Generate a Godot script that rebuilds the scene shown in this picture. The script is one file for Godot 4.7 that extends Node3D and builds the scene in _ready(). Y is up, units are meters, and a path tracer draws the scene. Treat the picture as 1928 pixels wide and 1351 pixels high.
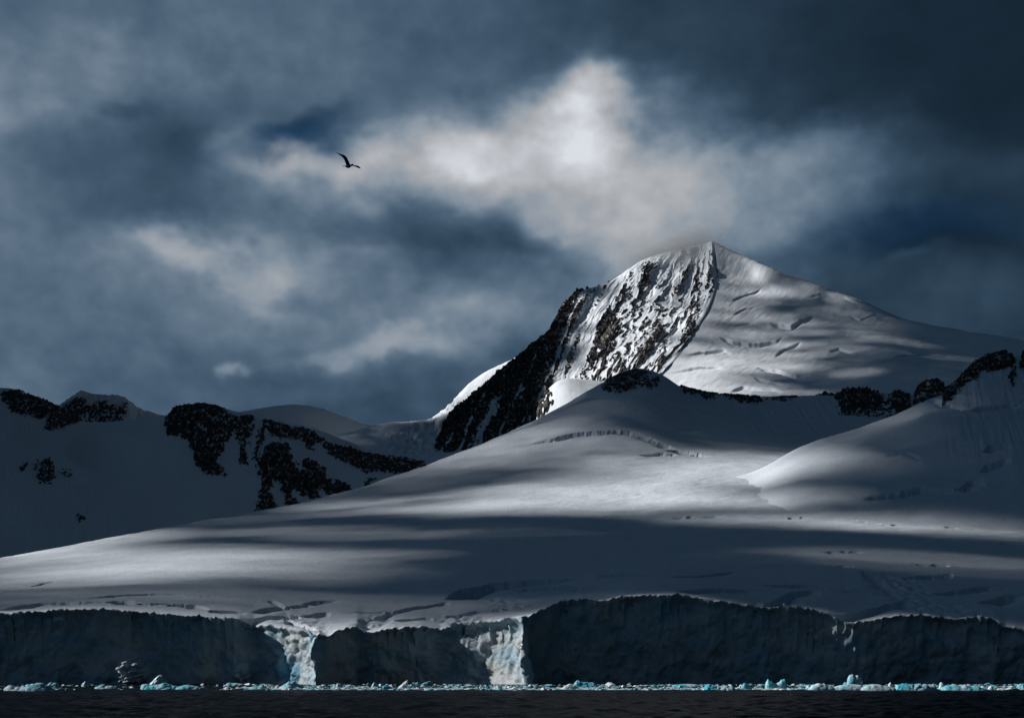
extends Node3D
# Antarctic glacier front under broken cloud. Camera at the origin side of the bay, 6 m above the sea, looking along -z.
# W(px, py, d) turns a bearing of the survey (photo pixel) and a distance in metres into a point of the place.

const F := 2649.0
const CX := 964.0
const HY := 1268.0
const EYE := 6.0
const DECK_Y := 3000.0
const DECK_X0 := -7000.0
const DECK_Z0 := 900.0
const DECK_STEP := 18.0
const DECK_NX := 305
const DECK_NZ := 416

var SUN := Vector3(-0.874, 0.469, -0.124).normalized()   # towards the sun
var n_big := FastNoiseLite.new()
var n_mid := FastNoiseLite.new()
var n_fine := FastNoiseLite.new()
var n_ridge := FastNoiseLite.new()
var n_cell := FastNoiseLite.new()
var M := {}
var deck_sum := PackedFloat32Array()
var deck_cnt := PackedFloat32Array()
var t_start := 0


class Grid:
	var nu := 0
	var nv := 0
	var p := PackedVector3Array()
	var q := PackedVector3Array()      # (px, py, d)
	var n := PackedVector3Array()


func W(px: float, py: float, d: float) -> Vector3:
	return Vector3((px - CX) / F * d, EYE + (HY - py) / F * d, -d)


func stage(s: String) -> void:
	print("%6.1f s  %s" % [(Time.get_ticks_msec() - t_start) / 1000.0, s])


func noise(o: FastNoiseLite, seed_: int, freq: float, oct: int, type := FastNoiseLite.TYPE_SIMPLEX_SMOOTH, fract := FastNoiseLite.FRACTAL_FBM) -> void:
	o.seed = seed_
	o.frequency = freq
	o.noise_type = type
	o.fractal_type = fract
	o.fractal_octaves = oct


func lut(t: Array, x: float) -> float:
	var k := 0
	var m := t.size() - 2
	while k < m and x > t[k + 1][0]:
		k += 1
	var a: Array = t[k]
	var b: Array = t[k + 1]
	return lerpf(a[1], b[1], clampf((x - a[0]) / (b[0] - a[0]), 0.0, 1.0))


# ---------------------------------------------------------------- meshes from grids
func cub(a: Vector3, b: Vector3, c: Vector3, d: Vector3, t: float) -> Vector3:
	return b.cubic_interpolate(c, a, d, t)


func spread(counts: Array) -> PackedFloat32Array:
	# parameter values: counts[k] steps in control gap k
	var out := PackedFloat32Array()
	for k in counts.size():
		for i in int(counts[k]):
			out.append(k + float(i) / counts[k])
	out.append(counts.size())
	return out


func make_grid(net: Array, us: PackedFloat32Array, vs: PackedFloat32Array) -> Grid:
	var g := Grid.new()
	g.nu = us.size()
	g.nv = vs.size()
	var rows: Array[PackedVector3Array] = []
	for r in net:
		var row := PackedVector3Array()
		row.resize(g.nu)
		var m: int = r.size() - 1
		for i in g.nu:
			var k := mini(int(us[i]), m - 1)
			row[i] = cub(r[maxi(k - 1, 0)], r[k], r[k + 1], r[mini(k + 2, m)], us[i] - k)
		rows.append(row)
	g.q.resize(g.nu * g.nv)
	var mm := rows.size() - 1
	for j in g.nv:
		var k := mini(int(vs[j]), mm - 1)
		var t := vs[j] - k
		var ra := rows[maxi(k - 1, 0)]
		var rb := rows[k]
		var rc := rows[k + 1]
		var rd := rows[mini(k + 2, mm)]
		var o := j * g.nu
		for i in g.nu:
			g.q[o + i] = cub(ra[i], rb[i], rc[i], rd[i], t)
	finish_grid(g)
	return g


func finish_grid(g: Grid) -> void:
	g.p.resize(g.q.size())
	for i in g.q.size():
		var v := g.q[i]
		g.p[i] = Vector3((v.x - CX) / F * v.z, EYE + (HY - v.y) / F * v.z, -v.z)
	g.n = grid_normals(g.p, g.nu, g.nv)


func grid_normals(p: PackedVector3Array, nu: int, nv: int) -> PackedVector3Array:
	var n := PackedVector3Array()
	n.resize(p.size())
	for j in nv:
		var ja := maxi(j - 1, 0) * nu
		var jb := mini(j + 1, nv - 1) * nu
		var o := j * nu
		for i in nu:
			var du := p[o + mini(i + 1, nu - 1)] - p[o + maxi(i - 1, 0)]
			var dv := p[jb + i] - p[ja + i]
			n[o + i] = du.cross(dv).normalized()
	return n


func grid_mesh(p: PackedVector3Array, nu: int, nv: int, smooth := true, colors = null) -> ArrayMesh:
	var idx := PackedInt32Array()
	idx.resize((nu - 1) * (nv - 1) * 6)
	var k := 0
	for j in nv - 1:
		for i in nu - 1:
			var a := j * nu + i
			var c := a + nu
			idx[k] = a
			idx[k + 1] = c
			idx[k + 2] = c + 1
			idx[k + 3] = a
			idx[k + 4] = c + 1
			idx[k + 5] = a + 1
			k += 6
	var arr := []
	arr.resize(Mesh.ARRAY_MAX)
	arr[Mesh.ARRAY_VERTEX] = p
	if smooth:
		arr[Mesh.ARRAY_NORMAL] = grid_normals(p, nu, nv)
	if colors != null:
		arr[Mesh.ARRAY_COLOR] = colors
	arr[Mesh.ARRAY_INDEX] = idx
	var m := ArrayMesh.new()
	m.add_surface_from_arrays(Mesh.PRIMITIVE_TRIANGLES, arr)
	return m


# triangles of a grid whose height field r is above the floor, one mesh for each id
func masked_meshes(p: PackedVector3Array, r: PackedFloat32Array, floor_: PackedFloat32Array, id: PackedInt32Array, nu: int, nv: int) -> Dictionary:
	var lists := {}
	for j in nv - 1:
		for i in nu - 1:
			var a := j * nu + i
			var c := a + nu
			if r[a] > floor_[a] or r[a + 1] > floor_[a + 1] or r[c] > floor_[c] or r[c + 1] > floor_[c + 1]:
				var best := a
				for e in [a + 1, c, c + 1]:
					if r[e] - floor_[e] > r[best] - floor_[best]:
						best = e
				var w := id[best]
				if not lists.has(w):
					lists[w] = PackedVector3Array()
				var l: PackedVector3Array = lists[w]
				l.append(p[a]); l.append(p[c]); l.append(p[c + 1])
				l.append(p[a]); l.append(p[c + 1]); l.append(p[a + 1])
				lists[w] = l
	var out := {}
	for w in lists:
		var arr := []
		arr.resize(Mesh.ARRAY_MAX)
		arr[Mesh.ARRAY_VERTEX] = lists[w]
		var m := ArrayMesh.new()
		m.add_surface_from_arrays(Mesh.PRIMITIVE_TRIANGLES, arr)
		out[w] = m
	return out


func put(mesh: Mesh, called: String, mat: Material, parent: Node = self) -> MeshInstance3D:
	var o := MeshInstance3D.new()
	o.name = called
	o.mesh = mesh
	o.material_override = mat
	parent.add_child(o, true)
	return o


func holder(called: String, kind := "") -> Node3D:
	var o := Node3D.new()
	o.name = called
	add_child(o, true)
	if kind:
		o.set_meta("kind", kind)
	return o


func tag(o: Node, label: String, category: String, group := "") -> void:
	o.set_meta("label", label)
	o.set_meta("category", category)
	if group:
		o.set_meta("group", group)


# ---------------------------------------------------------------- where the sun breaks through
func ell(list: Array, px: float, py: float) -> float:
	var dark := 1.0
	for e in list:
		var dx: float = px - e[0]
		var dy: float = py - e[1]
		if absf(dx) > e[2] + 80.0:
			continue
		var c := cos(deg_to_rad(e[4]))
		var s := sin(deg_to_rad(e[4]))
		var a: float = (dx * c + dy * s) / e[2]
		var b: float = (-dx * s + dy * c) / e[3]
		var r := sqrt(a * a + b * b)
		if r < 1.0:
			dark *= 1.0 - e[5] * smoothstep(1.0, 0.4, r)
	return 1.0 - dark


func cast_cell(v: Vector3) -> int:
	var t := (DECK_Y - v.y) / SUN.y
	var i := int(round((v.x + SUN.x * t - DECK_X0) / DECK_STEP))
	var j := int(round((DECK_Z0 - (v.z + SUN.z * t)) / DECK_STEP))
	if i < 0 or j < 0 or i >= DECK_NX or j >= DECK_NZ:
		return -1
	return j * DECK_NX + i


func want(v: Vector3, light: float, weight := 1.0) -> void:
	var k := cast_cell(v)
	if k >= 0:
		deck_sum[k] += light * weight
		deck_cnt[k] += weight


func want_grid(g: Grid, list: Array, step := 3, below := 9999.0) -> void:
	var eye := Vector3(0, EYE, 0)
	for j in range(0, g.nv, step):
		for i in range(0, g.nu, step):
			var k := j * g.nu + i
			var c := g.q[k]
			if g.n[k].dot(eye - g.p[k]) <= 0.0 or (g == glacier and c.x > 1470.0 and c.y > 830.0 and c.y < 935.0) or (below < 9000.0 and (c.y > below or c.x < 1390.0)):
				continue      # faces that the bay does not see
			want(g.p[k], ell(list, c.x + 150.0 * n_big.get_noise_2d(c.x * 0.35, c.y * 3.0), c.y + 9.0 * n_big.get_noise_2d(c.x * 0.4 + 900.0, c.y * 1.5)))


# ---------------------------------------------------------------- materials
func noise_tex(seed_: int, freq: float, oct: int, size := 512, ramp: Array = [], normal := 0.0) -> NoiseTexture2D:
	var t := NoiseTexture2D.new()
	var f := FastNoiseLite.new()
	noise(f, seed_, freq, oct)
	t.noise = f
	t.width = size
	t.height = size
	t.seamless = true
	if normal > 0.0:
		t.as_normal_map = true
		t.bump_strength = normal
	if ramp:
		var gr := Gradient.new()
		gr.offsets = PackedFloat32Array(ramp[0])
		gr.colors = PackedColorArray(ramp[1])
		t.color_ramp = gr
	return t


func mat(called: String, color: Color, rough: float, vertex := false) -> StandardMaterial3D:
	var m := StandardMaterial3D.new()
	m.resource_name = called
	m.albedo_color = color.linear_to_srgb()
	m.roughness = rough
	m.vertex_color_use_as_albedo = vertex
	M[called] = m
	return m


func triplanar(m: StandardMaterial3D, scale: float) -> void:
	m.uv1_triplanar = true
	m.uv1_world_triplanar = true
	m.uv1_scale = Vector3.ONE * scale


func make_materials() -> void:
	var m := mat("snow", Color(0.81, 0.86, 0.92), 0.85)
	m.metallic_specular = 0.25
	m.albedo_texture = noise_tex(5, 0.012, 5, 512, [[0.0, 0.45, 1.0], [Color(0.87, 0.885, 0.91), Color(0.96, 0.97, 0.98), Color(1, 1, 1)]])
	m.normal_enabled = true
	m.normal_texture = noise_tex(6, 0.02, 5, 512, [], 3.0)
	m.normal_scale = 1.2
	triplanar(m, 0.03)
	m = mat("far_snow", Color(0.81, 0.86, 0.92), 0.9)
	m.metallic_specular = 0.2
	m = mat("rock", Color(1, 1, 1), 0.9)
	m.metallic_specular = 0.3
	m.albedo_texture = noise_tex(7, 0.008, 6, 1024, [[0.0, 0.45, 0.71, 0.74, 1.0], [Color(0.22, 0.205, 0.2), Color(0.31, 0.295, 0.28), Color(0.36, 0.345, 0.33), Color(0.86, 0.88, 0.9), Color(0.93, 0.94, 0.96)]])
	triplanar(m, 0.009)
	m = mat("cliff_ice", Color(1, 1, 1), 0.55, true)
	m.metallic_specular = 0.35
	m.normal_enabled = true
	m.normal_texture = noise_tex(8, 0.02, 5, 512, [], 6.0)
	m.normal_scale = 0.7
	triplanar(m, 0.09)
	m = mat("berg_ice", Color(1, 1, 1), 0.5, true)
	m.metallic_specular = 0.4
	m = mat("brash_white", Color(0.66, 0.76, 0.8), 0.7)
	m = mat("brash_blue", Color(0.18, 0.5, 0.6), 0.6)
	m = mat("sea_water", Color(0.004, 0.008, 0.012), 0.2)
	m.metallic_specular = 0.03
	m.normal_enabled = true
	m.normal_texture = noise_tex(9, 0.03, 5, 512, [], 6.0)
	m.normal_scale = 0.5
	triplanar(m, 0.15)
	m = mat("cloud_vapour", Color(0.75, 0.77, 0.8), 1.0)
	m.metallic_specular = 0.0
	m = mat("dark_plumage", Color(0.03, 0.035, 0.045), 0.8)
	m.vertex_color_use_as_albedo = true
	m.albedo_color = Color.WHITE


# ---------------------------------------------------------------- sky
const SKY_G := [
	[86, 92, 92, 90, 86, 80, 72, 64, 56, 50, 44, 38, 36],
	[100, 104, 100, 94, 90, 86, 76, 70, 60, 50, 42, 38, 36],
	[112, 106, 78, 86, 88, 94, 125, 150, 85, 56, 46, 40, 38],
	[98, 74, 66, 104, 128, 138, 160, 175, 150, 110, 84, 66, 52],
	[92, 78, 70, 84, 110, 120, 132, 140, 138, 112, 84, 60, 46],
	[98, 98, 112, 116, 100, 78, 78, 112, 128, 84, 60, 52, 50],
	[94, 92, 98, 104, 104, 106, 110, 108, 84, 62, 54, 56, 50],
	[90, 88, 84, 90, 100, 98, 78, 70, 64, 60, 56, 54, 50],
	[86, 84, 80, 76, 72, 68, 64, 62, 60, 58, 56, 54, 50]]
# soft features on top: centre, radii, turn, change of brightness
const SKY_E := [
	[1130, 190, 130, 75, -20, 60], [1010, 262, 180, 66, -8, 44], [830, 250, 90, 45, -10, 20], [1120, 140, 45, 40, 0, 25],
	[1020, 280, 60, 35, 0, -22], [570, 240, 120, 26, -22, -26], [230, 215, 60, 30, 0, -20], [380, 280, 60, 50, 0, -12],
	[640, 290, 200, 30, 6, 10], [760, 425, 150, 42, 8, -36], [960, 440, 90, 40, 0, -28], [1040, 480, 70, 40, 0, -20],
	[360, 500, 70, 30, 10, 16], [520, 490, 80, 40, -30, 10], [600, 560, 90, 20, 20, -10], [730, 664, 140, 25, -4, 34], [880, 640, 150, 50, 0, 12], [420, 510, 150, 42, 8, 20], [600, 480, 120, 50, -25, 14], [700, 300, 290, 42, 3, 20], [540, 290, 130, 34, 0, 14],
	[470, 716, 34, 22, 0, 46], [560, 700, 90, 50, 0, -8], [640, 730, 300, 28, 0, -12], [1210, 410, 210, 75, -8, 28],
	[1740, 440, 150, 45, 8, -24], [1760, 480, 60, 16, 0, 16], [1560, 300, 160, 40, 0, 12], [1450, 560, 120, 40, 30, -6],
	[1850, 580, 100, 60, 0, 8]]


func sky_value(px: float, py: float) -> float:
	var gx := clampf(px / 160.0, 0.0, 12.0)
	var gy := clampf(py / 100.0, 0.0, 8.0)
	var i := mini(int(gx), 11)
	var j := mini(int(gy), 7)
	var a := smoothstep(0.0, 1.0, gx - i)
	var b := smoothstep(0.0, 1.0, gy - j)
	var v := lerpf(lerpf(SKY_G[j][i], SKY_G[j][i + 1], a), lerpf(SKY_G[j + 1][i], SKY_G[j + 1][i + 1], a), b)
	for e in SKY_E:
		var dx: float = px - e[0]
		var dy: float = py - e[1]
		if absf(dx) > 420.0 or absf(dy) > 420.0:
			continue
		var c := cos(deg_to_rad(e[4]))
		var s := sin(deg_to_rad(e[4]))
		var u: float = (dx * c + dy * s) / e[2]
		var w: float = (-dx * s + dy * c) / e[3]
		var r := u * u + w * w
		if r < 4.0:
			v += e[5] * (0.6 * exp(-r * r * 0.8) + 0.4 * exp(-r * 1.1))
	return v


func sky_color(az: float, el: float, o: FastNoiseLite, o2: FastNoiseLite) -> Color:
	var px := CX + F * (tan(az) if absf(az) < 0.6 else signf(az) * (0.684 + (absf(az) - 0.6) * 1.47))
	var py := HY - F * tan(clampf(el, -0.2, 1.2)) / maxf(cos(az), 0.8)
	var dir := Vector3(sin(az) * cos(el), sin(el), -cos(az) * cos(el)) * 1000.0
	var w1 := o.get_noise_3d(dir.x, dir.y * 1.6, dir.z)
	var w2 := o.get_noise_3d(dir.x + 3000.0, dir.y * 1.6, dir.z + 900.0)
	var fine := o2.get_noise_3d(dir.x, dir.y * 1.3, dir.z)
	var out := maxf(maxf(-px, px - 1928.0), maxf(-py, 0.0))
	var g := sky_value(clampf(px + w1 * 120.0, 0.0, 1928.0), maxf(py + w2 * 95.0, 0.0))
	if out > 0.0:
		g = lerpf(g, 42.0 - 37.0 * sin(az) * cos(el) + 20.0 * w1 + 10.0 * w2, smoothstep(0.0, 900.0, out))
	g = g * (1.08 + 0.06 * smoothstep(800.0, 0.0, px)) + fine * (0.27 * g - 5.0)
	g += (0.32 - absf(o2.get_noise_3d(dir.x * 0.9 + 500.0, dir.y * 1.2, dir.z * 0.9))) * 0.30 * maxf(g - 60.0, 0.0)
	g = g if g < 150.0 else 150.0 + (g - 150.0) * 0.62
	g = clampf(g, 22.0, 222.0)
	var t := clampf((g - 40.0) / 130.0, 0.0, 1.0)
	var c := Color(g * lerpf(0.62, 0.98, pow(t, 0.95)), g, g * lerpf(1.34, 1.03, pow(t, 1.0))) / 255.0
	# clear blue gaps between the clouds
	var gap := exp(-pow((px + w1 * 120.0 - 580.0) / 130.0, 2.0) - pow((py + w2 * 95.0 - 238.0 + (px - 580.0) * 0.35) / 30.0, 2.0)) + 0.8 * exp(-pow((px + w1 * 120.0 - 1760.0) / 170.0, 2.0) - pow((py + w2 * 95.0 - 425.0) / 45.0, 2.0))
	c = c.lerp(Color(0.075, 0.19, 0.31), 0.75 * clampf(gap, 0.0, 1.0))
	if el < -0.01:
		c = c.lerp(Color(0.03, 0.045, 0.06), smoothstep(-0.01, -0.1, el))
	c = c.srgb_to_linear()
	c.a = 1.0
	return c


func make_sky() -> Image:
	var o := FastNoiseLite.new()
	noise(o, 31, 0.0065, 7)
	o.fractal_gain = 0.56
	var o2 := FastNoiseLite.new()
	noise(o2, 32, 0.016, 6)
	o2.fractal_gain = 0.6
	var w := 512
	var h := 256
	var im := Image.create_empty(w, h, false, Image.FORMAT_RGBAF)
	for y in h:
		var el := PI * 0.5 - (y + 0.5) / h * PI
		for x in w:
			im.set_pixel(x, y, sky_color(wrapf((x + 0.5) / w * TAU, -PI, PI), el, o, o2))
	var bw := 4096
	var bh := 2048
	im.resize(bw, bh, Image.INTERPOLATE_CUBIC)
	var x0 := -int(0.46 / TAU * bw)
	var x1 := -x0
	var y0 := int((0.5 - 0.53 / PI) * bh)
	var y1 := int((0.5 + 0.02 / PI) * bh)
	for y in range(y0, y1):
		var el := PI * 0.5 - (y + 0.5) / bh * PI
		for x in range(x0, x1):
			im.set_pixel(posmod(x, bw), y, sky_color((x + 0.5) / bw * TAU, el, o, o2))
	return im


# ---------------------------------------------------------------- rock on a grid
func poly_sd(poly: PackedVector2Array, a: Vector2) -> float:
	var best := 1e9
	var inside := false
	var n := poly.size()
	var j := n - 1
	for i in n:
		var p := poly[i]
		var e := poly[j] - p
		var w := a - p
		var t := clampf(w.dot(e) / e.length_squared(), 0.0, 1.0)
		best = minf(best, (w - e * t).length_squared())
		if (p.y > a.y) != (poly[j].y > a.y) and a.x < e.x * (a.y - p.y) / e.y + p.x:
			inside = not inside
		j = i
	return sqrt(best) * (1.0 if inside else -1.0)


# outcrops: [outline in survey pixels, edge px, relief m, how broken by snow]
func rock_outcrops(g: Grid, outcrops: Array, snow: PackedFloat32Array, up: float, parent: Node, shift := 0.0) -> void:
	var r := PackedFloat32Array()
	var id := PackedInt32Array()
	r.resize(g.p.size())
	r.fill(-99.0)
	id.resize(g.p.size())
	for w in outcrops.size():
		var oc: Array = outcrops[w]
		var poly := PackedVector2Array()
		for k in range(0, oc[0].size(), 2):
			poly.append(Vector2(oc[0][k], oc[0][k + 1]))
		var edge: float = oc[1]
		var lo := poly[0]
		var hi := poly[0]
		for v in poly:
			lo = lo.min(v)
			hi = hi.max(v)
		lo -= Vector2(edge, edge) * 1.5
		hi += Vector2(edge, edge) * 1.5
		for k in g.p.size():
			var c := g.q[k]
			if c.x < lo.x or c.x > hi.x or c.y < lo.y or c.y > hi.y:
				continue
			var v := g.p[k]
			var nb := n_mid.get_noise_3d(v.x * 1.2, v.y * 1.2, v.z * 0.5)
			var nf := n_fine.get_noise_3d(v.x * 1.0, v.y * 1.5, v.z * 0.4)
			var sd := poly_sd(poly, Vector2(c.x + nb * 13.0 + nf * 5.0, c.y + nf * 9.0)) / edge
			var h := clampf(sd + 0.4, -1.5, 0.5)
			h -= oc[3] * 7.5 * maxf(0.0, nf + 0.5 * nb - 0.05)
			h = snow[k] + oc[2] * clampf(h, -1.5, 1.0) + (n_ridge.get_noise_3d(v.x * 2.0, v.y * 2.0, v.z) - 0.2) * 0.3 * oc[2]
			if h > r[k]:
				r[k] = h
				id[k] = w
	var p := PackedVector3Array()
	p.resize(g.p.size())
	for k in g.p.size():
		if r[k] > -90.0:
			p[k] = g.p[k] + (g.n[k] * (1.0 - up) + Vector3.UP * up) * r[k]
		else:
			r[k] = snow[k] - 6.0
			p[k] = g.p[k] + g.n[k] * r[k]
	var made := masked_meshes(p, r, snow, id, g.nu, g.nv)
	var ids := made.keys()
	ids.sort()
	for w in ids:
		put(made[w], "rock_outcrop", M.rock, parent)


func lifted(g: Grid, off: PackedFloat32Array, along_normal := 1.0) -> PackedVector3Array:
	var p := PackedVector3Array()
	p.resize(g.p.size())
	for k in g.p.size():
		p[k] = g.p[k] + (g.n[k] * along_normal + Vector3.UP * (1.0 - along_normal)) * off[k]
	return p


# crevasses: scarps that drop on the side of the bay. [[px, py ...], drop m, reach m]
func carve(g: Grid, off: PackedFloat32Array, list: Array) -> void:
	for cr in list:
		var line: Array = cr[0]
		var pts := PackedVector2Array()
		var jmin := g.nv
		var jmax := 0
		for k in range(0, line.size(), 2):
			var i := column_of(g, line[k])
			var j := row_of(g, i, line[k + 1])
			var v := g.p[j * g.nu + i]
			pts.append(Vector2(v.x, v.z))
			jmin = mini(jmin, j)
			jmax = maxi(jmax, j)
		var total := 0.0
		for k in pts.size() - 1:
			total += pts[k].distance_to(pts[k + 1])
		var i0 := column_of(g, line[0] - 4.0)
		var i1 := column_of(g, line[line.size() - 2] + 4.0)
		var reach: float = cr[2]
		var drop: float = cr[1]
		for j in range(maxi(jmin - 60, 0), mini(jmax + 14, g.nv)):
			for i in range(i0, i1 + 1):
				var k := j * g.nu + i
				var a := Vector2(g.p[k].x, g.p[k].z)
				a.y += 1.0 * n_fine.get_noise_2d(a.x * 0.6, drop * 50.0) + 4.0 * n_mid.get_noise_2d(a.x, drop * 90.0)
				var best := 1e9
				var along := 0.0
				var run := 0.0
				for s in pts.size() - 1:
					var e := pts[s + 1] - pts[s]
					var len_ := e.length()
					e /= len_
					var w := a - pts[s]
					var t := w.dot(e)
					if t >= 0.0 and t <= len_:
						var sgn := w.dot(Vector2(-e.y, e.x))
						if absf(sgn) < absf(best):
							best = sgn
							along = run + t
					run += len_
				if best > 0.0 and best < reach:
					var taper := smoothstep(0.0, 0.12, along / total) * smoothstep(1.0, 0.88, along / total)
					taper *= clampf(0.8 + 0.7 * n_big.get_noise_1d(along * 1.4 + drop * 100.0), 0.1, 1.2)
					var x := 1.0 - best / reach
					off[k] -= 2.4 * drop * taper * x * x * x * smoothstep(0.0, 0.7 if g.p[k].z > -1100.0 else 2.4, best)


func column_of(g: Grid, px: float) -> int:
	var lo := 0
	var hi := g.nu - 1
	while hi - lo > 1:
		var m := (lo + hi) / 2
		if g.q[m].x < px:
			lo = m
		else:
			hi = m
	return lo


func row_of(g: Grid, i: int, py: float) -> int:
	var best := 0
	var err := 1e9
	for j in g.nv:
		var e := absf(g.q[j * g.nu + i].y - py)
		if e < err:
			err = e
			best = j
		elif err < 3.0 and e > err + 20.0:
			break
	return best


# ---------------------------------------------------------------- glacier
const LIP_Y := [[-260, 1160], [0, 1156], [60, 1152], [130, 1147], [210, 1147], [255, 1152], [300, 1156], [360, 1159], [450, 1166], [478, 1180], [500, 1178], [540, 1184], [570, 1186], [598, 1196], [612, 1197], [640, 1187], [672, 1178], [686, 1192], [700, 1192], [740, 1183], [790, 1180], [830, 1186], [850, 1177], [900, 1172], [940, 1167], [966, 1164], [985, 1163], [996, 1160], [1012, 1153], [1035, 1142], [1055, 1132], [1100, 1128], [1140, 1132], [1170, 1122], [1270, 1119], [1340, 1130], [1400, 1139], [1450, 1146], [1476, 1141], [1505, 1142], [1560, 1156], [1582, 1167], [1610, 1172], [1640, 1169], [1690, 1160], [1740, 1158], [1795, 1166], [1850, 1160], [1872, 1166], [1892, 1181], [1928, 1186], [2200, 1190]]
const LIP_D := [[-260, 815], [0, 800], [250, 795], [440, 802], [478, 812], [500, 803], [520, 794], [560, 780], [598, 765], [606, 772], [640, 786], [680, 796], [700, 792], [790, 800], [826, 809], [870, 801], [920, 790], [960, 778], [985, 766], [994, 773], [1012, 786], [1050, 800], [1180, 806], [1300, 810], [1440, 812], [1480, 816], [1560, 809], [1612, 803], [1650, 804], [1740, 808], [1840, 812], [1880, 806], [1900, 810], [2200, 815]]


func lip_line(px: float) -> Vector2:
	return Vector2(lut(LIP_Y, px), lut(LIP_D, px))


func lip_rag(px: float) -> Vector2:
	return Vector2(2.6 * n_fine.get_noise_1d(px * 0.9) + 3.6 * (n_cell.get_noise_1d(px * 0.35) + 0.5) + 4.0 * n_mid.get_noise_1d(px * 2.2 + 500.0), 2.6 * n_mid.get_noise_1d(px * 1.3 + 90.0) + 1.2 * n_fine.get_noise_1d(px * 0.8 + 40.0))


func lip(px: float) -> Vector2:
	return lip_line(px) + lip_rag(px)


const A_PX := [-260, 0, 200, 400, 600, 800, 1000, 1190, 1300, 1420, 1560, 1700, 1928, 2200]
const A_LIGHT := [[280, 1066, 480, 44, -2, 0.78], [200, 1125, 560, 50, 0, 0.3], [600, 1158, 330, 50, 0, 0.35], [880, 1172, 95, 40, 0, 0.4], [170, 1031, 310, 12, -7, 0.85], [680, 1003, 380, 10, 0, 0.5], [850, 957, 400, 15, 1, 0.6], [1170, 932, 420, 38, 0, 1.0], [1360, 884, 340, 46, -4, 1.0], [1090, 850, 240, 100, 0, 0.42], [900, 860, 220, 36, -24, 0.45], [1600, 985, 450, 15, 3, 0.9], [1760, 1056, 280, 17, 6, 0.7], [1000, 946, 350, 15, 0, 0.8], [620, 945, 240, 26, -14, 0.28], [1500, 940, 200, 20, 0, 0.6], [1150, 760, 160, 50, 0, 0.2], [1400, 800, 200, 50, 0, 0.12], [1500, 1100, 500, 60, 0, 0.1], [1400, 910, 220, 24, 0, 0.55]]
var glacier: Grid
var glacier_off := PackedFloat32Array()


func net_of(pxs: Array, rows: Array) -> Array:
	# rows: [[y ...], [d ...]]
	var net := []
	for r in rows:
		var a := []
		for k in pxs.size():
			a.append(Vector3(pxs[k], r[0][k], r[1][k]))
		net.append(a)
	return net


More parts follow.
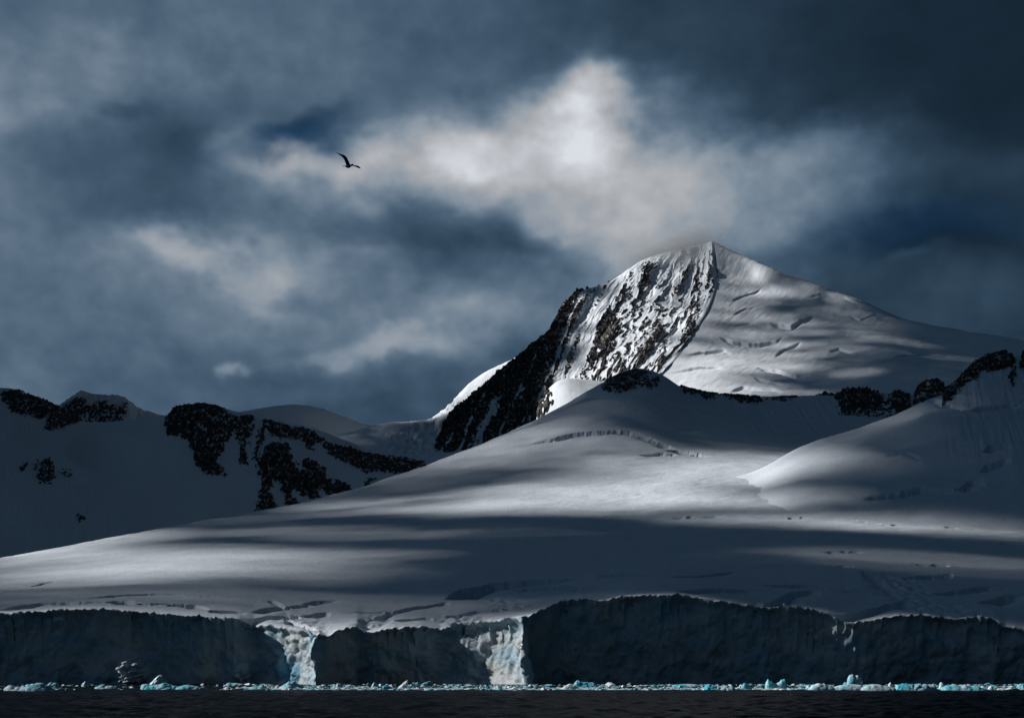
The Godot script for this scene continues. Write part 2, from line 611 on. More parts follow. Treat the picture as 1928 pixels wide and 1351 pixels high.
func build_glacier() -> void:
	var rows := [
		[[1160, 1155, 1149, 1160, 1180, 1180, 1170, 1125, 1122, 1140, 1156, 1165, 1180, 1188], [810, 802, 798, 800, 785, 800, 790, 805, 808, 812, 808, 806, 810, 815]],
		[[1122, 1116, 1104, 1088, 1078, 1066, 1052, 1044, 1042, 1042, 1044, 1048, 1056, 1066], [1000, 1000, 1020, 1070, 1120, 1150, 1180, 1200, 1200, 1200, 1200, 1200, 1200, 1200]],
		[[1104, 1080, 1050, 1020, 992, 966, 930, 914, 900, 896, 905, 918, 940, 960], [1230, 1260, 1360, 1480, 1600, 1700, 1800, 1850, 1880, 1900, 1880, 1850, 1800, 1800]],
		[[1092, 1064, 1030, 996, 962, 918, 852, 806, 812, 818, 824, 836, 860, 880], [1350, 1430, 1550, 1700, 1850, 2000, 2150, 2240, 2320, 2380, 2420, 2420, 2420, 2420]],
		[[1084, 1050, 1014, 977, 940, 877, 795, 697, 734, 747, 743, 742, 770, 800], [1480, 1600, 1750, 1900, 2050, 2250, 2430, 2540, 2600, 2650, 2680, 2700, 2700, 2700]],
		[[1100, 1066, 1040, 1010, 985, 930, 860, 775, 800, 810, 805, 805, 830, 860], [1650, 1800, 1950, 2150, 2300, 2500, 2700, 2800, 2850, 2900, 2950, 2950, 2950, 2950]]]
	var counts := []
	for k in A_PX.size() - 1:
		counts.append(maxi(8, int((A_PX[k + 1] - A_PX[k]) / 2.7)))
	var vs := PackedFloat32Array()
	for i in 180:
		vs.append(pow(i / 180.0, 1.35))
	for i in 110:
		vs.append(1.0 + i / 110.0)
	for i in 120:
		vs.append(2.0 + i / 120.0)
	for i in 90:
		vs.append(3.0 + i / 90.0)
	for i in 12:
		vs.append(4.0 + i / 11.0)
	var g := make_grid(net_of(A_PX, rows), spread(counts), vs)
	for i in g.nu:
		var c0 := g.q[i]
		var l := lip_line(c0.x)
		var rag := lip_rag(c0.x)
		for j in g.nv:
			if vs[j] >= 1.0:
				break
			var w := pow(1.0 - vs[j], 5.0)
			var k := j * g.nu + i
			var c := g.q[k]
			# undo the mean lip and put the real one
			var w2 := pow(maxf(0.0, 1.0 - vs[j] / 0.1), 2.0)
			c.y += (l.x - c0.y) * w + rag.x * w2
			c.z += (l.y - c0.z) * w + rag.y * w2
			g.q[k] = c
	finish_grid(g)
	glacier = g
	stage("glacier grid %d" % g.p.size())
	var off := PackedFloat32Array()
	off.resize(g.p.size())
	var broken := [[700, 1172, 70, 16, -20, 1.0], [900, 1175, 90, 22, 8, 1.0], [560, 1165, 70, 22, 10, 0.5], [1700, 1110, 110, 40, 30, 0.9], [1820, 1160, 100, 26, 15, 1.0], [1410, 1140, 60, 12, 0, 0.8], [950, 1135, 80, 14, 10, 0.5]]
	for k in g.p.size():
		var v := g.p[k]
		var c := g.q[k]
		var far := clampf((c.z - 900.0) / 900.0, 0.0, 1.0)
		var h := n_big.get_noise_2d(v.x * 0.6, v.z * 1.1) * lerpf(0.9, 2.2, far)
		h += n_mid.get_noise_2d(v.x * 0.35, v.z * 0.75) * lerpf(0.5, 1.1, far)
		h += n_fine.get_noise_2d(v.x * 0.2, v.z * 0.8) * lerpf(0.34, 0.6, far)
		if c.y > 1080.0:
			var b := ell(broken, c.x, c.y)
			if b > 0.01:
				h += b * (n_cell.get_noise_3d(v.x * 1.1, 0.0, v.z * 0.6) * 3.2 + 1.2 + n_fine.get_noise_2d(v.x, v.z * 0.7) * 1.2)
		if c.x > 1290.0 and c.z > 2350.0:
			h += smoothstep(2350.0, 2450.0, c.z) * (1.3 * n_ridge.get_noise_2d((v.x + v.y * 0.1) * 2.4, v.y * 0.1) + 0.5 * n_fine.get_noise_2d(v.x * 1.2, v.y * 0.15))
		off[k] = h * smoothstep(0.0, 12.0, float(k / g.nu))
	carve(g, off, [
		[[0, 1150, 30, 1142, 80, 1134, 130, 1133, 200, 1134, 265, 1132], 5.0, 34], [[150, 1126, 230, 1119, 305, 1116], 2.0, 18], [[222, 1129, 270, 1133, 320, 1137, 370, 1139, 400, 1147, 472, 1154], 3.4, 22],
		[[300, 1116, 380, 1120, 450, 1127, 525, 1132], 1.3, 12], [[345, 1111, 395, 1111], 1.2, 12], [[5, 1107, 60, 1101, 100, 1094], 0.9, 10], [[472, 1153, 500, 1144, 540, 1141, 570, 1138, 590, 1132, 642, 1130], 3.2, 20],
		[[440, 1169, 480, 1163, 520, 1157, 560, 1157, 617, 1152], 3.4, 20], [[512, 1131, 528, 1137, 542, 1143], 2.0, 12], [[543, 1163, 580, 1175, 616, 1189], 2.6, 16], [[700, 1164, 740, 1151, 800, 1140, 842, 1131], 2.6, 18],
		[[836, 1129, 870, 1109, 930, 1098, 1000, 1092, 1100, 1088], 7.5, 50], [[830, 1161, 900, 1150, 965, 1146], 3.0, 20], [[640, 1152, 700, 1152, 760, 1149], 1.2, 14], [[740, 1168, 800, 1163, 850, 1162], 2.2, 16], [[960, 1112, 1020, 1107, 1080, 1104, 1130, 1106], 3.5, 30],
		[[995, 833, 1040, 825, 1080, 816, 1130, 813, 1185, 811, 1215, 821, 1260, 837, 1275, 846, 1345, 860], 9.0, 40], [[1203, 857, 1240, 851, 1275, 855], 6.0, 30], [[1240, 802, 1270, 806, 1305, 801], 3.0, 24], [[1020, 768, 1080, 758, 1140, 745], 2.5, 25], [[1225, 745, 1280, 762, 1340, 768, 1400, 778, 1470, 806], 2.0, 22],
		[[1265, 973, 1310, 971, 1362, 970], 2.5, 26], [[1405, 973, 1520, 973, 1600, 977, 1660, 984, 1780, 991, 1928, 1000], 3.0, 28], [[1690, 1012, 1760, 1015, 1800, 1016], 2.6, 26], [[1870, 1021, 1928, 1023], 2.6, 26], [[1545, 1037, 1620, 1036], 2.6, 26],
		[[1130, 1082, 1180, 1080, 1235, 1083], 3.0, 30], [[1255, 1087, 1330, 1082, 1390, 1076], 1.8, 20], [[1430, 1101, 1520, 1100, 1600, 1109, 1690, 1117], 3.5, 30], [[1560, 1062, 1590, 1063, 1615, 1066], 3.5, 24], [[1632, 1074, 1660, 1090, 1680, 1104, 1702, 1124], 3.6, 20], [[1715, 1061, 1785, 1061], 3.0, 26],
		[[1690, 1086, 1740, 1084, 1790, 1078], 3.6, 36], [[1438, 1138, 1490, 1116, 1540, 1112], 4.0, 26], [[1560, 1162, 1620, 1150, 1690, 1132, 1705, 1126], 5.0, 30], [[1745, 1116, 1800, 1110, 1860, 1104, 1928, 1112], 3.2, 24], [[1840, 1136, 1890, 1122, 1928, 1120], 4.2, 30], [[1270, 1112, 1340, 1108, 1420, 1112], 2.5, 26]])
	glacier_off = off
	stage("glacier relief")
	var root := holder("glacier", "structure")
	put(grid_mesh(lifted(g, off, 0.0), g.nu, g.nv), "snowfield", M.snow, root)
	# rock that shows on the crest: a grid of its own over the crest
	var sub := Grid.new()
	var us := PackedInt32Array()
	var fine := make_grid(net_of(A_PX, rows), spread([1, 1, 1, 1, 1, 20, 190, 140, 100, 110, 110, 60, 1]), fine_rows(3.55, 4.12, 64))
	var zero := PackedFloat32Array()
	zero.resize(fine.p.size())
	zero.fill(0.4)
	rock_outcrops(fine, [
		[[1138, 728, 1142, 710, 1158, 700, 1176, 690, 1200, 690, 1216, 700, 1230, 712, 1226, 720, 1196, 722, 1170, 734, 1148, 734], 7.0, 2.6, 1.9],
		[[1212, 722, 1236, 712, 1240, 724, 1222, 730], 4.0, 4.0, 0.8],
		[[1282, 728, 1292, 722, 1302, 726, 1316, 736, 1312, 742, 1290, 736], 4.0, 7.0, 0.5], [[1320, 738, 1332, 734, 1348, 742, 1342, 748, 1324, 744], 4.0, 6.0, 0.5],
		[[1356, 742, 1370, 736, 1392, 744, 1426, 748, 1432, 754, 1400, 758, 1380, 750], 4.0, 7.0, 0.6], [[1446, 750, 1470, 746, 1498, 744, 1470, 752], 3.0, 3.0, 0.4]], zero, 0.7, root)
	want_grid(g, A_LIGHT, 4)
	stage("glacier rock")


func fine_rows(a: float, b: float, n: int) -> PackedFloat32Array:
	var out := PackedFloat32Array()
	for i in n + 1:
		out.append(lerpf(a, b, float(i) / n))
	return out


func build_ice_cliff() -> void:
	# the front: from the sea up to the lip
	var nu := 860
	var nv := 92
	var p := PackedVector3Array()
	var col := PackedColorArray()
	p.resize(nu * nv)
	col.resize(nu * nv)
	for i in nu:
		var px := lerpf(-258.0, 2195.0, float(i) / (nu - 1))
		var l := lip(px)
		var top := W(px, l.x, l.y)
		var rag := lip_rag(px).y
		var foot := lut([[-260, 3], [440, 4], [480, -2], [520, -5], [560, -4], [600, -4], [640, 8], [760, 10], [826, 3], [850, 0], [900, -4], [950, -8], [985, -13], [1000, 0], [1020, 4], [1300, 6], [1480, 2], [1600, 2], [1700, 8], [2200, 4]], px)
		for j in nv:
			var t := float(j) / (nv - 1)
			var v := Vector3(top.x, lerpf(-1.2, top.y, t), top.z - foot * (1.0 - t) * (0.4 + 0.6 * (1.0 - t)) + rag * (1.0 - t * t * t))
			if px > 955.0 and px < 1000.0:
				v.x += (1.0 - t) * 3.0 * smoothstep(955.0, 980.0, px) * smoothstep(1000.0, 988.0, px)
			p[j * nu + i] = v
	var n := grid_normals(p, nu, nv)
	var rough := [[548, 1235, 66, 70, 0, 1.0], [908, 1225, 120, 90, 0, 1.0], [1540, 1200, 70, 50, 0, 1.0], [1790, 1200, 90, 60, 0, 0.5]]
	for j in nv:
		var t := float(j) / (nv - 1)
		for i in nu:
			var k := j * nu + i
			var v := p[k]
			var px := CX - v.x / v.z * F
			var py := HY + (v.y - EYE) / v.z * F
			var r := ell(rough, px, py)
			var d := n_big.get_noise_3d(v.x * 5.0, v.y * 3.0, v.z * 5.0) * 4.0
			d += n_mid.get_noise_3d(v.x * 1.5, v.y * 1.3, v.z * 1.5) * 2.2
			d += n_cell.get_noise_3d(v.x * 1.3, v.y * 0.9, v.z * 1.3) * lerpf(2.2, 3.4, r) + n_cell.get_noise_3d(v.x * 3.4, v.y * 2.6, v.z * 3.4) * lerpf(0.8, 1.3, r)
			d += n_fine.get_noise_3d(v.x * 1.6, v.y * 0.9, v.z * 1.6) * lerpf(0.6, 0.9, r)
			# fallen blocks frozen to the foot of the wall
			var bump := 0.0
			for e in [[250.0, 1264.0, 36.0, 28.0, 18.0], [290.0, 1286.0, 22.0, 14.0, 11.0], [455.0, 1268.0, 20.0, 22.0, 4.0], [108.0, 1168.0, 10.0, 8.0, 3.0]]:
				var a: float = (px - e[0]) / e[2]
				var b: float = (py - e[1]) / e[3]
				bump += e[4] * smoothstep(1.0, 0.55, sqrt(a * a + b * b) + 0.25 * n_fine.get_noise_2d(v.x * 2.0, v.y * 2.0))
			var hold := smoothstep(0.0, 0.09, 1.0 - t)
			bump *= 0.85 + 0.3 * n_fine.get_noise_3d(v.x * 1.6, v.y * 2.2, 3.0) + 0.3 * n_cell.get_noise_3d(v.x * 3.0, v.y * 4.0, 0.0)
			p[k] = v + n[k] * (d * hold + bump)
			# blue, bubble-free ice shows where slabs have fallen; old firn elsewhere
			var blue := clampf(0.35 + 0.9 * n_mid.get_noise_3d(v.x * 0.7, v.y * 1.4, v.z * 0.7), 0.0, 1.0)
			blue = maxf(blue * 0.75, ell([[532, 1264, 30, 30, 0, 1.0], [520, 1230, 20, 30, 0, 0.5]], px + 9.0 * n_fine.get_noise_2d(v.x, v.y), py + 12.0 * n_mid.get_noise_2d(v.x * 2.0, v.y * 2.0)))
			var firn := Color(0.78, 0.8, 0.82) if bump > 0.3 else Color(0.5, 0.57, 0.62).lerp(Color(0.54, 0.55, 0.54), clampf(0.5 + n_mid.get_noise_3d(v.x, v.y * 2.0, v.z + 70.0), 0.0, 1.0))
			col[k] = firn.lerp(Color(0.13, 0.4, 0.56), blue * 0.9)
			if k % 7 == 0:
				if (px > 484.0 and px < 606.0) or (px > 826.0 and px < 990.0):
					want(v, 1.0, 5.0)
				elif px > 1010.0:
					want(v, 0.1 if px > 1450.0 and px < 1640.0 else 0.04)
	var o := put(grid_mesh(p, nu, nv, true, col), "ice_cliff", M.cliff_ice)
	o.set_meta("kind", "structure")


func build_right_slope() -> void:
	var pxs := [1240, 1340, 1420, 1500, 1600, 1680, 1740, 1790, 1840, 1890, 1928, 2000, 2200]
	var rows := [
		[[1015, 1020, 1015, 1010, 1015, 1025, 1030, 1034, 1036, 1038, 1040, 1042, 1046], [1560, 1480, 1440, 1420, 1420, 1420, 1420, 1420, 1420, 1420, 1420, 1420, 1420]],
		[[980, 966, 952, 936, 925, 920, 918, 915, 912, 910, 908, 906, 904], [1720, 1680, 1660, 1650, 1640, 1630, 1620, 1615, 1610, 1605, 1600, 1600, 1600]],
		[[958, 934, 919, 891, 862, 848, 838, 830, 826, 822, 820, 815, 812], [1840, 1800, 1790, 1780, 1770, 1760, 1750, 1745, 1740, 1735, 1730, 1730, 1730]],
		[[945, 916, 900, 862, 824, 800, 778, 766, 762, 762, 764, 762, 760], [1900, 1870, 1870, 1880, 1890, 1890, 1890, 1885, 1880, 1875, 1870, 1870, 1870]],
		[[935, 907, 888, 846, 812, 785, 758, 738, 690, 672, 668, 664, 680], [1950, 1930, 1930, 1940, 1960, 1990, 2020, 2030, 2040, 2040, 2040, 2040, 2040]],
		[[940, 930, 910, 880, 860, 840, 820, 800, 770, 750, 740, 740, 740], [2100, 2080, 2080, 2100, 2120, 2150, 2200, 2200, 2200, 2200, 2200, 2200, 2200]]]
	var counts := []
	for k in pxs.size() - 1:
		counts.append(maxi(8, int((pxs[k + 1] - pxs[k]) / 2.2)))
	var g := make_grid(net_of(pxs, rows), spread(counts), spread([70, 60, 60, 50, 14]))
	var off := PackedFloat32Array()
	off.resize(g.p.size())
	for k in g.p.size():
		var v := g.p[k]
		var c := g.q[k]
		var flute := smoothstep(1740.0, 1840.0, c.x) * smoothstep(900.0, 820.0, c.y)
		off[k] = n_big.get_noise_2d(v.x * 0.8, v.z) * 2.6 + n_mid.get_noise_2d(v.x * 0.4, v.z * 0.6) * 0.6 + n_fine.get_noise_2d(v.x * 0.3, v.z * 0.7) * 0.15
		if flute > 0.0:
			off[k] += flute * (1.2 * n_ridge.get_noise_2d((v.x - v.z * -0.25) * 3.2, v.y * 0.12) + 0.8 * n_fine.get_noise_2d((v.x + v.z * 0.25) * 1.8, v.y * 0.1))
	carve(g, off, [[[1618, 938, 1700, 923, 1735, 915, 1800, 921, 1816, 914, 1830, 899, 1852, 894], 7.0, 34], [[1846, 890, 1860, 876, 1900, 862], 6.0, 30], [[1850, 852, 1868, 837, 1905, 833], 6.0, 30], [[1742, 757, 1790, 763, 1830, 771, 1862, 766, 1928, 759], 6.0, 26], [[1668, 857, 1710, 851, 1740, 862], 2.5, 20]])
	var root := holder("snow_slope", "structure")
	put(grid_mesh(lifted(g, off, 0.2), g.nu, g.nv), "snowfield", M.snow, root)
	var zero := PackedFloat32Array()
	zero.resize(g.p.size())
	zero.fill(0.5)
	var fine := make_grid(net_of(pxs, rows), spread([1, 1, 1, 1, 30, 50, 50, 50, 50, 40, 50, 30]), fine_rows(2.7, 4.2, 150))
	zero.resize(fine.p.size())
	zero.fill(0.5)
	rock_outcrops(fine, [
		[[1778, 758, 1784, 736, 1796, 716, 1812, 700, 1832, 690, 1836, 676, 1850, 664, 1862, 674, 1880, 664, 1900, 672, 1912, 680, 1890, 690, 1866, 700, 1852, 694, 1836, 712, 1822, 716, 1812, 730, 1800, 734, 1790, 748], 5.0, 16.0, 0.45],
		[[1922, 690, 1930, 664, 1960, 656, 2010, 660, 2000, 700, 1950, 700], 6.0, 14.0, 0.4], [[1902, 700, 1908, 688, 1910, 710, 1904, 726], 3.0, 4.0, 0.7]], zero, 0.75, root)
	want_grid(g, [[1600, 818, 200, 22, -24, 0.55], [1430, 886, 230, 30, -10, 1.0], [1560, 945, 190, 20, 0, 0.35], [1330, 905, 120, 24, -5, 0.9], [1820, 800, 220, 130, 0, 0.14]], 3, 935.0)


# free-standing crags: a ridge of rock with a jagged crest, from a crest line and a foot line
func crag(crest: Array, foot: Array, d: float, depth: float, relief: float, seed_: float, parent: Node) -> void:
	var a := []
	var b := []
	var c := []
	var f := []
	for k in range(0, crest.size(), 2):
		a.append(Vector3(crest[k], crest[k + 1], d))
		b.append(Vector3(lerpf(crest[k], foot[k], 0.5), lerpf(crest[k + 1], foot[k + 1], 0.45), d - depth * 0.62))
		c.append(Vector3(foot[k], foot[k + 1] + 6.0, d - depth))
		f.append(Vector3(crest[k], crest[k + 1] + 40.0, d + depth * 0.8))
	var n := a.size() - 1
	var counts := []
	for k in n:
		counts.append(maxi(6, int(absf(crest[k * 2 + 2] - crest[k * 2]) / 1.4)))
	var g := make_grid([c, b, a, f], spread(counts), spread([22, 20, 12]))
	var off := PackedFloat32Array()
	off.resize(g.p.size())
	for k in g.p.size():
		var v := g.p[k]
		off[k] = relief * (absf(n_ridge.get_noise_3d(v.x * 2.2 + seed_, v.y * 2.2, v.z * 2.2)) * 1.1 - 0.4 + 0.5 * n_cell.get_noise_3d(v.x * 1.2 + seed_, v.y * 0.8, v.z * 1.2) + 0.35 * n_fine.get_noise_3d(v.x, v.y, v.z + seed_))
	put(grid_mesh(lifted(g, off, 0.75), g.nu, g.nv, false), "rock_outcrop", M.rock, parent)
	want_grid(g, [], 3)


func build_left_ridge() -> void:
	var pxs := [-260, -100, 0, 40, 90, 150, 200, 260, 310, 340, 400, 460, 500, 560, 640, 720, 800, 900]
	var rows := [
		[[1150, 1150, 1150, 1150, 1150, 1150, 1150, 1150, 1150, 1150, 1140, 1130, 1120, 1110, 1090, 1060, 1030, 1000], [2700, 2700, 2700, 2700, 2700, 2700, 2700, 2700, 2720, 2740, 2760, 2780, 2800, 2820, 2850, 2900, 2950, 3000]],
		[[1010, 1005, 1000, 1000, 1000, 1000, 1000, 1000, 1000, 998, 990, 985, 980, 975, 960, 940, 930, 920], [3000, 3000, 3000, 3000, 3000, 3000, 3000, 3000, 3010, 3020, 3030, 3040, 3040, 3060, 3080, 3100, 3150, 3200]],
		[[890, 885, 880, 880, 885, 890, 893, 893, 890, 886, 880, 880, 878, 880, 890, 895, 900, 905], [3220, 3220, 3220, 3220, 3220, 3220, 3225, 3230, 3230, 3225, 3220, 3215, 3215, 3220, 3230, 3250, 3280, 3300]],
		[[812, 805, 800, 806, 815, 830, 835, 830, 822, 815, 812, 822, 825, 832, 850, 872, 885, 898], [3420, 3420, 3420, 3420, 3420, 3400, 3400, 3390, 3380, 3380, 3370, 3360, 3360, 3360, 3360, 3370, 3380, 3400]],
		[[742, 735, 731, 738, 757, 793, 795, 788, 783, 768, 767, 779, 788, 800, 823, 856, 873, 892], [3620, 3620, 3620, 3620, 3610, 3580, 3560, 3540, 3520, 3500, 3490, 3480, 3480, 3470, 3460, 3450, 3450, 3450]],
		[[800, 800, 800, 805, 820, 850, 850, 840, 835, 830, 830, 840, 845, 850, 870, 890, 905, 920], [3900, 3900, 3900, 3900, 3900, 3850, 3850, 3800, 3800, 3800, 3800, 3800, 3780, 3760, 3750, 3740, 3740, 3740]]]
	var counts := []
	for k in pxs.size() - 1:
		counts.append(maxi(8, int((pxs[k + 1] - pxs[k]) / 2.0)))
	counts[0] = 30
	counts[1] = 40
	var g := make_grid(net_of(pxs, rows), spread(counts), spread([24, 70, 46, 44, 12]))
	var off := PackedFloat32Array()
	off.resize(g.p.size())
	for k in g.p.size():
		var v := g.p[k]
		var c := g.q[k]
		# avalanche flutes run down the face, a wind scoop under the saddle
		var h := n_big.get_noise_3d(v.x * 0.5, v.y * 0.5, v.z * 0.5) * 7.0
		var lean := c.x * 1.27 + (900.0 - c.y) * lerpf(-0.05, -0.5, smoothstep(380.0, 520.0, c.x))
		var bare := clampf(0.4 + 1.2 * n_big.get_noise_2d(v.x * 0.5, v.y * 0.7), 0.05, 1.0)
		h += bare * (1.3 * n_ridge.get_noise_2d(lean * 2.2, v.y * 0.16) + 0.8 * n_fine.get_noise_2d(lean * 0.9, v.y * 0.13)) + 0.7 * n_fine.get_noise_2d(v.x * 0.6, v.y * 0.6)
		var a := (c.x - 205.0) / 90.0
		var b := (c.y - 850.0) / 42.0
		h -= 22.0 * smoothstep(1.0, 0.3, sqrt(a * a + b * b))
		b = (c.y - 902.0) / 14.0
		h += 10.0 * smoothstep(1.0, 0.0, sqrt(a * a * 1.1 + b * b))
		off[k] = h
	var root := holder("rocky_ridge", "structure")
	put(grid_mesh(lifted(g, off, 0.9), g.nu, g.nv), "snow_face", M.far_snow, root)
	var low := PackedFloat32Array(off)
	stage("ridge snow")
	# rock uses the same grid, so that snow and rock cut each other cleanly
	rock_outcrops(g, [
		[[2, 738, 30, 736, 60, 748, 92, 756, 94, 766, 84, 784, 66, 788, 56, 782, 34, 776, 16, 768, 4, 752], 6.0, 9.0, 0.55],
		[[96, 758, 112, 768, 136, 784, 150, 794, 124, 796, 108, 808, 86, 810, 82, 800, 90, 786], 6.0, 9.0, 0.5],
		[[314, 792, 330, 770, 356, 766, 372, 784, 376, 806, 392, 826, 398, 850, 404, 872, 414, 874, 420, 888, 404, 886, 386, 886, 372, 872, 364, 848, 352, 830, 340, 822, 332, 818, 316, 816], 7.0, 14.0, 0.45],
		[[362, 764, 392, 764, 414, 770, 446, 788, 446, 802, 430, 818, 424, 834, 416, 850, 404, 856, 398, 838, 392, 812, 378, 796], 6.0, 11.0, 0.85],
		[[452, 784, 474, 780, 476, 800, 466, 820, 462, 846, 462, 870, 448, 870, 452, 840, 444, 820], 5.0, 9.0, 0.9],
		[[496, 790, 504, 784, 498, 810, 490, 840, 480, 866, 476, 858, 486, 822], 4.0, 7.0, 0.9],
		[[508, 790, 540, 800, 566, 806, 570, 820, 556, 826, 540, 820, 518, 822, 506, 812], 6.0, 9.0, 0.75],
		[[572, 808, 592, 814, 606, 826, 592, 832, 582, 848, 572, 830], 5.0, 8.0, 0.6],
		[[500, 846, 520, 834, 536, 840, 550, 872, 572, 892, 588, 900, 600, 918, 596, 934, 584, 936, 560, 924, 540, 900, 524, 900, 500, 900, 484, 888, 488, 866], 6.0, 15.0, 0.5],
		[[494, 902, 508, 906, 506, 926, 516, 950, 526, 962, 480, 964, 486, 940, 490, 924], 5.0, 11.0, 0.6],
		[[526, 906, 546, 912, 550, 936, 568, 950, 540, 956, 536, 930], 5.0, 10.0, 0.6],
		[[568, 870, 584, 866, 606, 884, 624, 910, 650, 924, 640, 934, 616, 932, 596, 908, 580, 892], 6.0, 13.0, 0.6],
		[[610, 830, 650, 840, 690, 852, 730, 862, 796, 872, 800, 880, 770, 888, 740, 884, 700, 880, 672, 876, 640, 864, 616, 850], 6.0, 9.0, 0.8],
		[[626, 898, 640, 908, 664, 924, 640, 928], 4.0, 8.0, 0.5], [[690, 872, 708, 880, 690, 890, 680, 884], 4.0, 6.0, 0.6], [[684, 902, 706, 900, 690, 914], 3.0, 5.0, 0.6],
		[[72, 886, 84, 862, 96, 862, 100, 884, 96, 902, 78, 908, 70, 898], 5.0, 8.0, 0.7], [[36, 880, 44, 868, 48, 876, 38, 884], 3.0, 5.0, 0.6], [[62, 870, 74, 860, 76, 874, 64, 882], 3.0, 5.0, 0.9], [[112, 884, 122, 880, 130, 896, 118, 892], 3.0, 5.0, 0.9],
		[[142, 974, 150, 968, 157, 974, 152, 981, 144, 981], 3.0, 6.0, 0.4]], low, 0.25, root)
	want_grid(g, [], 4)
	stage("ridge rock")


func build_far_peaks() -> void:
	# the small rocky peak, the smooth dome and the icefall behind the ridge
	var pxs := [60, 110, 130, 152, 175, 200, 225, 240, 262, 300, 360]
	var g := make_grid(net_of(pxs, [
		[[860, 860, 860, 860, 860, 860, 860, 860, 860, 860, 860], [4800, 4800, 4800, 4800, 4800, 4800, 4800, 4800, 4800, 4800, 4800]],
		[[830, 790, 785, 780, 780, 780, 780, 785, 792, 800, 820], [5000, 5000, 5000, 4990, 4990, 4990, 4980, 4980, 5000, 5000, 5000]],
		[[800, 765, 752, 738, 744, 745, 747, 755, 772, 784, 800], [5150, 5150, 5150, 5150, 5150, 5150, 5150, 5150, 5180, 5200, 5200]],
		[[860, 840, 830, 820, 820, 820, 820, 830, 840, 850, 860], [5500, 5500, 5500, 5500, 5500, 5500, 5500, 5500, 5500, 5500, 5500]]]), spread([12, 14, 16, 16, 18, 18, 12, 16, 24, 20]), spread([20, 34, 8]))
	var off := PackedFloat32Array()
	off.resize(g.p.size())
	for k in g.p.size():
		var v := g.p[k]
		off[k] = 5.0 * n_ridge.get_noise_2d((v.x + v.y * 0.5) * 1.2, v.y * 0.3) + 4.0 * n_mid.get_noise_3d(v.x, v.y, v.z)
	var root := holder("far_peak", "structure")
	put(grid_mesh(lifted(g, off), g.nu, g.nv), "snow_face", M.far_snow, root)
	rock_outcrops(g, [[[120, 766, 142, 750, 160, 752, 162, 770, 150, 790, 128, 780], 6.0, 11.0, 0.8], [[160, 770, 180, 758, 196, 756, 214, 764, 234, 760, 232, 790, 200, 800, 164, 800], 6.0, 10.0, 1.1]], off, 0.2, root)
	want_grid(g, [[236, 770, 40, 40, 0, 0.25]], 3)
	pxs = [360, 440, 500, 560, 600, 640, 690, 760, 840]
	g = make_grid(net_of(pxs, [
		[[900, 900, 900, 900, 900, 900, 900, 900, 900], [4900, 4900, 4900, 4900, 4900, 4900, 4900, 4900, 4900]],
		[[820, 805, 800, 800, 806, 815, 825, 840, 850], [5300, 5300, 5300, 5300, 5300, 5300, 5300, 5300, 5300]],
		[[785, 778, 768, 764, 770, 784, 802, 802, 802], [5700, 5700, 5700, 5700, 5700, 5700, 5700, 5700, 5700]],
		[[850, 850, 840, 840, 850, 860, 870, 870, 870], [6200, 6200, 6200, 6200, 6200, 6200, 6200, 6200, 6200]]]), spread([16, 20, 20, 20, 20, 20, 20, 16]), spread([10, 26, 6]))
	off.resize(g.p.size())
	for k in g.p.size():
		var v := g.p[k]
		off[k] = 6.0 * n_big.get_noise_2d(v.x * 0.5, v.z * 0.5) + 1.6 * n_fine.get_noise_2d(v.x * 0.3, v.z * 0.3)
	var dome := put(grid_mesh(lifted(g, off), g.nu, g.nv), "snow_dome", M.far_snow)
	dome.set_meta("kind", "structure")
	want_grid(g, [], 3)
	pxs = [600, 650, 700, 740, 780, 820, 860, 920, 1000]
	g = make_grid(net_of(pxs, [
		[[920, 915, 910, 905, 900, 900, 895, 890, 880], [4500, 4500, 4500, 4500, 4500, 4500, 4500, 4500, 4500]],
		[[860, 850, 850, 850, 850, 845, 835, 820, 810], [4780, 4780, 4780, 4770, 4760, 4750, 4750, 4750, 4750]],
		[[835, 822, 815, 810, 812, 810, 800, 790, 780], [5000, 4980, 4960, 4900, 4900, 4900, 4900, 4900, 4900]],
		[[830, 818, 803, 797, 792, 786, 776, 766, 756], [5200, 5150, 5100, 5050, 5000, 5000, 5000, 5000, 5000]],
		[[850, 850, 850, 850, 850, 850, 850, 850, 850], [5500, 5500, 5500, 5500, 5500, 5500, 5500, 5500, 5500]]]), spread([20, 25, 25, 25, 25, 25, 30, 20]), spread([10, 34, 34, 6]))
	off.resize(g.p.size())
	for k in g.p.size():
		var v := g.p[k]
		var c := g.q[k]
		var b := ell([[790, 825, 110, 45, -10, 1.0]], c.x, c.y)
		off[k] = 5.0 * n_big.get_noise_2d(v.x * 0.6, v.z * 0.6) + b * (12.0 * n_cell.get_noise_3d(v.x * 0.35, v.y * 0.3, v.z * 0.3) + 6.0 * n_mid.get_noise_3d(v.x * 0.8, v.y * 0.8, v.z * 0.8))
	var fall := put(grid_mesh(lifted(g, off), g.nu, g.nv), "icefall", M.far_snow)
	fall.set_meta("kind", "structure")
	want_grid(g, [[760, 800, 180, 40, -12, 0.12]], 3)


